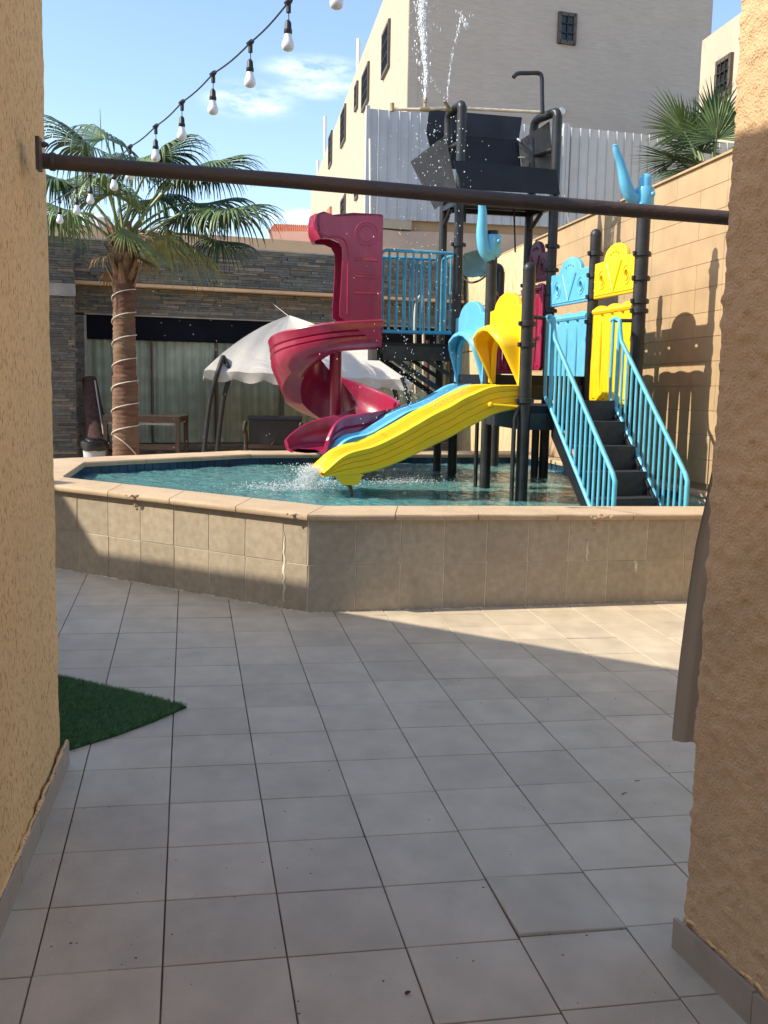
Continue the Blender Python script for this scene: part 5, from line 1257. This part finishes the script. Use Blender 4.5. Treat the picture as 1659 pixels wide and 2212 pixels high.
# rope light
rp_ = thing('rope_light', (tt.x, YP, .4), 'thin white rope light spiralled round the palm trunk', 'rope light')
b = MB(); pts = []
ty = [985, 938, 893, 830, 795, 745, 690, 645, 600]
N_ = 240; z_lo, z_hi = at(270, 940, YP).z, at(268, 598, YP).z
for i in range(N_ + 1):
    t = i / N_; z = lerp(z_hi, z_lo, t); a = 2 * pi * 7 * t - .2 + pi; tz = (z - .15) / (tt.z - .15); c = Vector((lerp(tb_.x, tt.x, tz), YP, z)); pts.append(c + Vector((cos(a), -sin(a) * 1, 0)) * (trad(tz) + .012) + Z1 * .03 * math.sin(a))
b.tube(pts, .0065, 6); b.build('light_tube', 'rope', rp_)
b = MB(); pts = [Vector((lerp(tb_.x, tt.x, .1), YP, z)) + Vector((cos(a), sin(a), 0)) * .172 for z, a in ((z_lo, -2.2), (z_lo - .08, -1.4), (z_lo - .2, -.7), (z_lo - .3, -.2))]; b.tube(smoothpath(pts), .0065, 6); b.build('light_tail', 'rope', rp_)
# palm behind the boundary wall
YQ = 12.6
pc_ = at(1535, 400, YQ)
p2_ = thing('garden_palm', (pc_.x, pc_.y, .2), 'bushy fan palm rising behind the boundary wall at upper right', 'palm tree')
b = MB(); b.lathe([(.13, .1), (.12, 3.0), (.10, pc_.z - .25)], (pc_.x, pc_.y, 0), 16); b.build('trunk', 'bark', p2_)
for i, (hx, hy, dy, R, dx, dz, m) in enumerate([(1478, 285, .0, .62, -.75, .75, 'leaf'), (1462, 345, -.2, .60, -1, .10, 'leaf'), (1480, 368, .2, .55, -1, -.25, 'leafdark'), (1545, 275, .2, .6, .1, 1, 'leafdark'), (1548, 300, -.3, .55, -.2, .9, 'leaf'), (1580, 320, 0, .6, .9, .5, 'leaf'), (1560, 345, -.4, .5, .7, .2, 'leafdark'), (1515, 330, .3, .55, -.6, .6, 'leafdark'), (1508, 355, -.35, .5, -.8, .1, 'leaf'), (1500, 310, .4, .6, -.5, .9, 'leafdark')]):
    fan_leaf(p2_, pc_ + Vector((0, 0, -.25)), at(hx, hy, YQ + dy), R, m, .16, spread=1.75, nseg=34, seed=200 + i, dirn=Vector((dx, -.35, dz)))

# ================================================================== TERRACE FURNITURE
YT = 13.3
tent = thing('garden_canopy', (-.6, 14, .2), 'off-white canvas canopy with scalloped hem behind the spiral slide', 'canopy')
ap_ = at(625, 681, YT + 1.0)
el = [at(440, 800, YT), at(892, 822, YT + .25)]
bk = [el[0] + Vector((-.15, 2.1, 0)), el[1] + Vector((-.15, 2.1, 0))]
def fz(t): return t ** .85 * .62 + .38 * (t ** 2.2)
def canface(A, B, scall=True):
    rows = []; n = 36
    for j in range(15):
        v = j / 14; row = []
        for i in range(n + 1):
            u = i / n; e = A.lerp(B, u); p = e.lerp(ap_, v); sag = .10 * math.sin(pi * v) * math.sin(pi * u) 
            zz_ = lerp(e.z, ap_.z, v ** 1.0) + .10 * math.sin(pi * v) * (1 - math.sin(pi * u)) * 1.0 - sag + .008 * math.sin(u * 50 + v * 8) * (1 - v)
            row.append(Vector((p.x, p.y, zz_)))
        rows.append(row)
    b = MB(); b.loft(rows)
    nv = 6; vr = []
    out__ = (B - A).cross(Z1).normalized() * -1
    sc = (A - B).length / 8
    for j in range(nv + 1):
        t = j / nv; row = []
        for i in range(n * 3 + 1):
            u = i / (n * 3); e = A.lerp(B, u); d_ = .09 + .05 * abs(math.sin(pi * u * 7)) ** .7
            k_ = u * n; i0 = min(int(k_), n - 1); base = rows[0][i0].lerp(rows[0][i0 + 1], k_ - i0)
            row.append(base + Z1 * (-d_ * t) + out__ * .018 * math.sin(u * 44) * t)
        vr.append(row)
    b.loft(vr); return b.build('canopy_face', 'canvas', tent, smooth=180)
canface(el[0], el[1]); canface(bk[0], el[0]); canface(el[1], bk[1]); canface(bk[1], bk[0])
for o in (Vector(), Vector((.16, .1, 0))):
    b = MB(); b.tube(smoothpath([at(440, 985, YT) + o, at(446, 925, YT) + o, at(455, 860, YT) + o, at(470, 805, YT) + o * .9, at(482, 770, YT + .15)]), .032, 10).build('canopy_leg', 'darkplastic', tent)
for o in (Vector(), Vector((-.16, .1, 0))):
    b = MB(); b.tube(smoothpath([at(897, 985, YT + .25) + o, at(890, 925, YT + .25) + o, at(882, 860, YT + .25) + o, at(868, 815, YT + .25) + o]), .032, 10).build('canopy_leg', 'darkplastic', tent)
b = MB(); b.tube([ap_ + Z1 * -.02, pf(588, 655, .1)], .003, 5); b.build('tie_rope', 'white', tent)
b = MB(); b.tube([ap_ + Z1 * -.04, pf(490, 655, .1)], .0035, 5); b.build('tie_rope', 'darkplastic', tent)
# wooden table
tbl = thing('wooden_table', (-3.2, 13.7, .2), 'dark brown open wooden table behind the palm trunk', 'table')
Yt_ = 13.6; a, e = at(222, 897, Yt_), at(388, 900, Yt_)
zt = a.z; wdt = (e - a).length; U = (e - a); U.z = 0; U.normalize(); V = Vector((-U.y, U.x, 0))
b = MB(); b.box(a + U * wdt / 2 + V * .3 - Z1 * .04, (wdt, .62, .08), (U, V, Z1)); b.build('table_top', 'wood', tbl, smooth=0)
for x in (.03, wdt - .03):
    for y in (.02, .58): b = MB(); b.box(a + U * x + V * y + Z1 * (-.08 - (zt - .28) / 2), (.055, .055, zt - .28), (U, V, Z1)); b.build('leg', 'wood', tbl, smooth=0)
b = MB(); b.box(a + U * wdt / 2 + V * .02 - Z1 * .42, (wdt - .08, .03, .07), (U, V, Z1)); b.build('rail', 'wood', tbl, smooth=0)
b = MB(); b.box(a + U * wdt / 2 + V * .02 - Z1 * .105, (wdt - .08, .02, .03), (U, V, Z1)); b.build('trim', 'cap', tbl, smooth=0)
# sofa seen from behind
Ys = 13.0; a, e = at(531, 902, Ys), at(658, 900, Ys); U = (e - a); U.z = 0; wds = U.length; U.normalize(); V = Vector((-U.y, U.x, 0)); zt = a.z
sofa = thing('wooden_sofa', (a.x, a.y, .2), 'dark sofa with wooden arms and tied back, below the canopy', 'sofa')
b = MB(); b.bevbox(a + U * (wds / 2) + V * .05 - Z1 * .17, (wds - .08, .36, .10), .02, (U, -Z1, V)); b.build('backrest', 'darkplastic', sofa, smooth=30)
b = MB(); b.tube([a + U * .03 + Z1 * .0, a + U * (wds - .03)], .032, 10); b.build('back_cushion_top', 'darkplastic', sofa)
for x in (0, wds - .04):
    b = MB(); b.tube(smoothpath([a + U * x + Z1 * -.05, a + U * (x - .02) - Z1 * .16 - V * .03, a + U * x - Z1 * .24, a + U * x - Z1 * (zt - .25)]), .028, 8).build('arm_post', 'wood', sofa)
b = MB(); b.box(a + U * wds / 2 - Z1 * .37, (wds - .06, .05, .05), (U, V, Z1)); b.tube([a + U * wds * .3 - Z1 * .45, a + U * wds * .5 - Z1 * .30, a + U * wds * .7 - Z1 * .45], .006, 5); b.build('seat_rail', 'wood', sofa, smooth=0)
b = MB(); b.box(a + U * wds / 2 + V * .35 - Z1 * .40, (wds - .06, .6, .14), (U, V, Z1)); b.build('seat', 'darkplastic', sofa, smooth=0)
# bin with black bag
Yb = 13.2; c = at(204, 985, Yb); c.z = .2; bn = thing('waste_bin', (c.x, c.y, .2), 'pale grey bin with a crumpled black bag over its rim, left of the palm', 'bin')
zb = at(204, 963, Yb).z; b = MB(); b.lathe([(.12, 0), (.15, zb - .2)], c, 22); b.build('bin_body', 'bin', bn)
b = MB(); rows = []
for i in range(9):
    t = i / 8; row = []
    for j in range(32):
        a = 2 * pi * j / 32; r = (.155 + .022 * math.sin(pi * t) + .014 * noise.noise(Vector((cos(a) * 3, sin(a) * 3, t * 4)))) if t < .85 else .12; row.append(Vector((c.x, c.y, zb - .06 + .16 * t + .015 * noise.noise(Vector((cos(a) * 2, sin(a) * 2, 7))))) + Vector((cos(a), sin(a), 0)) * r)
    rows.append(row)
b.loft(rows, close_v=True, caps=True); b.build('bin_bag', 'bag', bn, smooth=30)
# rolled carpet leaning
Yc = 14.3; b = MB(); p0, p1 = at(218, 985, Yc - .4), at(193, 818, Yc); b.tube([p0, p0.lerp(p1, .5), p1], [.17, .13, .10], 16)
tag(b.build('rolled_carpet', 'carpet'), 'dark red rolled carpet leaning beside the stone pillar', 'carpet')
b = MB(); b.tube(smoothpath([at(205, 822, Yc - .2), at(214, 880, Yc - .25), at(224, 935, Yc - .4), at(236, 962, Yc - .5)]), [.010] * 12 + [.016] * 7, 6); tag(b.build('carpet_fringe', 'cap'), 'pale fringe edge hanging along the rolled carpet', 'fringe')

# ================================================================== FOREGROUND THINGS
# brown steel pipe across the passage
pb = thing('crossing_pipe', (0, 3.35, 2.2), 'brown steel pipe spanning the passage in the foreground', 'pipe')
pa, pe = at(86, 347, 3.32), at(1580, 471.5, 3.62)
b = MB(); b.tube([pa, pa.lerp(pe, .33) + Z1 * .002, pa.lerp(pe, .66) + Z1 * -.002, pe + (pe - pa) * .06], .0245, 24); b.build('pipe', 'rust', pb)
wd_ = Vector((-.14, .99, 0)).normalized()
b = MB(); c = at(77, 333, 3.25); b.box(c + Vector((.01, 0, 0)), (.012, .05, .10), (Vector((.99, .14, 0)), wd_, Z1)); b.build('wall_plate', 'rust', pb, smooth=0)
b = MB(); b.lathe([(.027, 0), (.029, .004), (.029, .014), (.027, .018)], pa + (pe - pa) * .013, 22, pe - pa); b.lathe([(.008, 0), (.010, .008), (.004, .02)], at(77, 312, 3.24) + Vector((.02, 0, 0)), 8, (1, 0, 0)); b.build('pipe_collar', 'rust', pb)
# string lights
sl = thing('string_lights', (-2, 6, 3), 'black string of white frosted bulbs running down to the left over the palm', 'string lights')
BP = [(727, 3, 4.7), (622, 95, 5.15), (540, 175, 5.6), (460, 235, 6.05), (393, 291, 6.5), (336.5, 338, 6.95), (281, 378, 7.4), (246.5, 402, 7.85), (195.5, 432, 8.3), (166, 455, 8.75), (129.5, 475, 9.2)]
nodes = []
for i, (x, y, Y) in enumerate(BP):
    c = at(x, y, Y); nd = c + Z1 * .195 + Vector((.002, 0, 0)); nodes.append(nd)
    b = MB(); b.tube([nd - Z1 * .0, nd - Z1 * .05], .012, 8); b.tube([nd - Z1 * .03, nd - Z1 * .095 + Vector((random.uniform(-.003, .003), 0, 0))], .0028, 6)
    b.lathe([(.005, .112), (.010, .108), (.016, .098), (.0175, .07), (.0205, .066), (.0205, .050), (.018, .046)], c, 14)
    b.lathe([(.012, -.02), (.014, .01), (.008, .022)], nd, 8, (.7, .3, .6))
    h = b.build('lamp_holder', 'darkplastic', sl)
    b = MB(); b.lathe([(.0165, .050), (.0175, .040), (.022, .024), (.0295, .004), (.031, -.008), (.028, -.021), (.020, -.030), (.009, -.034), (.002, -.035)], c, 20); b.build('bulb', 'bulb', h, smooth=180)
pts = [nodes[0] + (nodes[0] - nodes[1]) * 3.0] + [nodes[0]] + nodes[1:] + [nodes[-1] + (nodes[-1] - nodes[-2]) * 2.5]
b = MB(); sm = []
for i in range(len(pts) - 1):
    for k in range(6):
        t = k / 6; sm.append(pts[i].lerp(pts[i + 1], t) - Z1 * .012 * math.sin(pi * t))
sm.append(pts[-1]); b.tube(sm, .0048, 6); b.build('cable', 'darkplastic', sl)
# grey cloth hanging behind the right corner
cl_ = [(1526, 1100), (1508, 1180), (1496, 1260), (1484, 1350), (1474, 1430), (1466, 1510), (1460, 1570), (1457, 1604)]
rows = []
for i, (x, y) in enumerate([(1562, 900), (1546, 1000)] + cl_):
    p = at(x, y, 3.35); row = []
    for j in range(24):
        t = j / 23; row.append(p + Vector((.36 * t, .03 * math.sin(t * 9 + .3) - .12 * t + .012 * math.sin(t * 31 + i * .2), -.012 * t * (1 if i == 9 else 0))))
    rows.append(row)
b = MB(); b.loft(rows); b.loft([[p + Vector((0, .012, 0)) for p in r] for r in rows]); 
tag(b.build('hanging_cloth', 'tarp', smooth=180), 'grey beige cloth hanging behind the right corner, above the floor', 'cloth')
# artificial grass mat
mc = [fl(60, 1452), fl(125, 1465), fl(300, 1504), fl(403, 1530), fl(330, 1562), fl(250, 1592), fl(137, 1627), fl(60, 1660)]
gm = thing('grass_mat', tuple(mc[4]), 'green artificial grass mat lying on the tiles by the left wall', 'mat')
b = MB(); b.prism([p + Z1 * .002 for p in mc], (0, 0, .008)); b.build('mat_backing', 'grassback', gm, smooth=0)
b = MB(); rd = random.Random(3); xs = [p.x for p in mc]; ys = [p.y for p in mc]; k = 0
while k < 42000:
    x, y = rd.uniform(min(xs), max(xs)), rd.uniform(min(ys), max(ys))
    if not inpoly(x, y, mc): continue
    k += 1; z = floor_z(x, y) + .009; a = rd.gauss(.4, 1.0); h = rd.uniform(.010, .024); w_ = .0016; ln = rd.uniform(.004, .018)
    dx, dy = cos(a) * ln, sin(a) * ln; b.v += [Vector((x - dy / ln * w_, y + dx / ln * w_, z)), Vector((x + dy / ln * w_, y - dx / ln * w_, z)), Vector((x + dx, y + dy, z + h))]; n_ = len(b.v); b.f.append((n_ - 3, n_ - 2, n_ - 1))
me = bpy.data.meshes.new('grass_blades'); o0 = WL[gm.name]; me.from_pydata([tuple(p - o0) for p in b.v], [], b.f); me.materials.append(MT['grass'])
o = bpy.data.objects.new('grass_blades', me); COL.objects.link(o); o.parent = gm; tag(o, kind='stuff')
sb_ = MB(); rd = random.Random(21)
for k in range(130):
    p = fl(rd.uniform(60, 1500), rd.uniform(1330, 2200)); 
    if not inpoly(p.x, p.y, mc): sb_.ball(p + Z1 * .002, rd.uniform(.0008, .0026), 5, 3, (rd.uniform(.8, 2.5), 1, .5))
tag(sb_.build('floor_grit', 'grout', smooth=0), 'dark specks of grit scattered over the floor tiles', 'grit', kind='stuff')
# twigs and crumbs on the floor
for i, (x, y, lb) in enumerate(((1090, 2652 / 1.2346 + 0, 0), (880, 2176, 0))):
    pass
def crumb(px, py, ln, a, lb, r=.003):
    c = fl(px, py) + Z1 * .005; b = MB(); d = Vector((cos(a), sin(a), 0)) * ln; b.tube([c - d, c + Vector((0, .002, .001)), c + d + Vector((.002, .003, .002))], [r, r * 1.2, r * .6], 6); tag(b.build('twig', 'wood'), lb, 'twig', 'debris on the paving')
crumb(880, 2149, .006, .1, 'small pale chip lying on the front tiles at bottom centre', .0035)
crumb(1348, 1717, .013, .5, 'thin dark twig on the tiles left of the right wall', .0014)
crumb(1376, 1690, .010, -.3, 'tiny curled twig on the tiles, farther of two by the right wall', .0012)

# ================================================================== WATER IN THE AIR
def drops(name, pts, label, cat='water spray', m='foam', seed=1):
    b = MB()
    for p, r, st in pts: b.ball(p, r, 5, 3, (1, 1, st))
    o = b.build(name, m, smooth=180); return tag(o, label, cat, kind='stuff')
rd = random.Random(11)
def jet(px0, py0, py1, Y, drift, n, spread, r0, r1):
    L_ = []
    for k in range(n):
        t = rd.random() ** .9; x = px0 + drift(t) + rd.gauss(0, spread * (.25 + t)); y = lerp(py0, py1, t) + rd.uniform(-6, 6)
        L_.append((at(x, y, Y + rd.gauss(0, .03 + .05 * t)), rd.uniform(r0, r1) * (1.2 - .3 * t), rd.uniform(1.0, 5.0)))
    return L_
drops('tall_water_jet', jet(918, 212, -25, 10.62, lambda t: -2 * t + 3 * math.sin(t * 7) - 4 * t * t, 3600, 3.8, .0012, .0058) + jet(918, 205, 0, 10.62, lambda t: -6 * t, 160, 15, .002, .006), 'tall white water jet spraying from the pipe nozzle at the far left of the tower')
drops('thin_water_jet', jet(966, 220, 30, 10.6, lambda t: 8 * t + 26 * t * t + 0 * t, 150, 1.6, .002, .0055) + jet(1005, 60, 28, 10.6, lambda t: -8 * t, 40, 9, .002, .006) + jet(962, 215, 165, 10.6, lambda t: -34 * t, 40, 1.2, .0015, .003), 'thin curved water jet beside the tower arch')
# splash at the foot of the yellow slide
L_ = []
for k in range(2300):
    t = rd.random(); a = rd.gauss(0, .22); u = rd.random()
    x = 690 - 45 * t ** .8 * (.4 + .9 * u) + rd.gauss(0, 6); y = 1018 + 42 * t * t - 16 * math.sin(pi * t) * u + rd.gauss(0, 4)
    L_.append((at(x, min(y, 1058), 8.15 + rd.uniform(-.1, .75)), rd.uniform(.0010, .0046), rd.uniform(.8, 2.6)))
for k in range(260):
    x = rd.gauss(660, 30); y = 1000 + rd.expovariate(1 / 22.0); L_.append((at(x, min(y, 1055), 8.2 + rd.uniform(-.1, .6)), rd.uniform(.0015, .005), 1))
drops('slide_splash', L_, 'white splash where water leaves the yellow slide', 'splash')
L_ = []
for (cx, cy, sx, sy, n) in ((640, 1051, 60, 4, 700), (600, 1053, 45, 3, 250), (870, 1039, 45, 3.5, 600), (290, 1004, 24, 2.5, 260), (700, 1040, 22, 8, 300)):
    for k in range(n):
        p = onpl(rd.gauss(cx, sx), rd.gauss(cy, sy), (0, 0, .63), Vector((.0185, 0, 1)))
        if inpoly(p.x, p.y, INN): L_.append((Vector((p.x, p.y, wz(p.x, p.y) + .004 + rd.expovariate(60))), rd.uniform(.002, .009), .4))
drops('surface_foam', L_, 'patches of white foam and bubbles on the pool water', 'foam', 'foam')
L_ = []
for k in range(420):
    Y = rd.uniform(9.2, 10.9); L_.append((at(rd.gauss(900, 75), rd.uniform(280, 980), Y), rd.uniform(.0015, .005), rd.uniform(1, 2)))
for k in range(150): L_.append((at(rd.gauss(885, 14), rd.gauss(850, 50), rd.uniform(9.9, 10.3)), rd.uniform(.002, .006), 1.5))
for k in range(90): L_.append((at(rd.uniform(890, 1010), rd.uniform(250, 420), 10.2), rd.uniform(.002, .008), 1.2))
for k in range(70): L_.append((at(rd.uniform(330, 600), rd.uniform(600, 980), 10.5), rd.uniform(.002, .004), 1.2))
drops('falling_drops', L_, 'scattered water drops falling below the dump bucket', 'water drops')
L_ = []
for k in range(130):
    t = rd.random(); p = onpl(lerp(935, 1010, t) + rd.gauss(0, 4), lerp(885, 853, t) + rd.gauss(0, 3), P1 + AD * .15, AD); L_.append((p + Z1 * .035, rd.uniform(.002, .005), .8))
drops('slide_water', L_, 'water tumbling down the yellow slide bed', 'splash', 'drop')
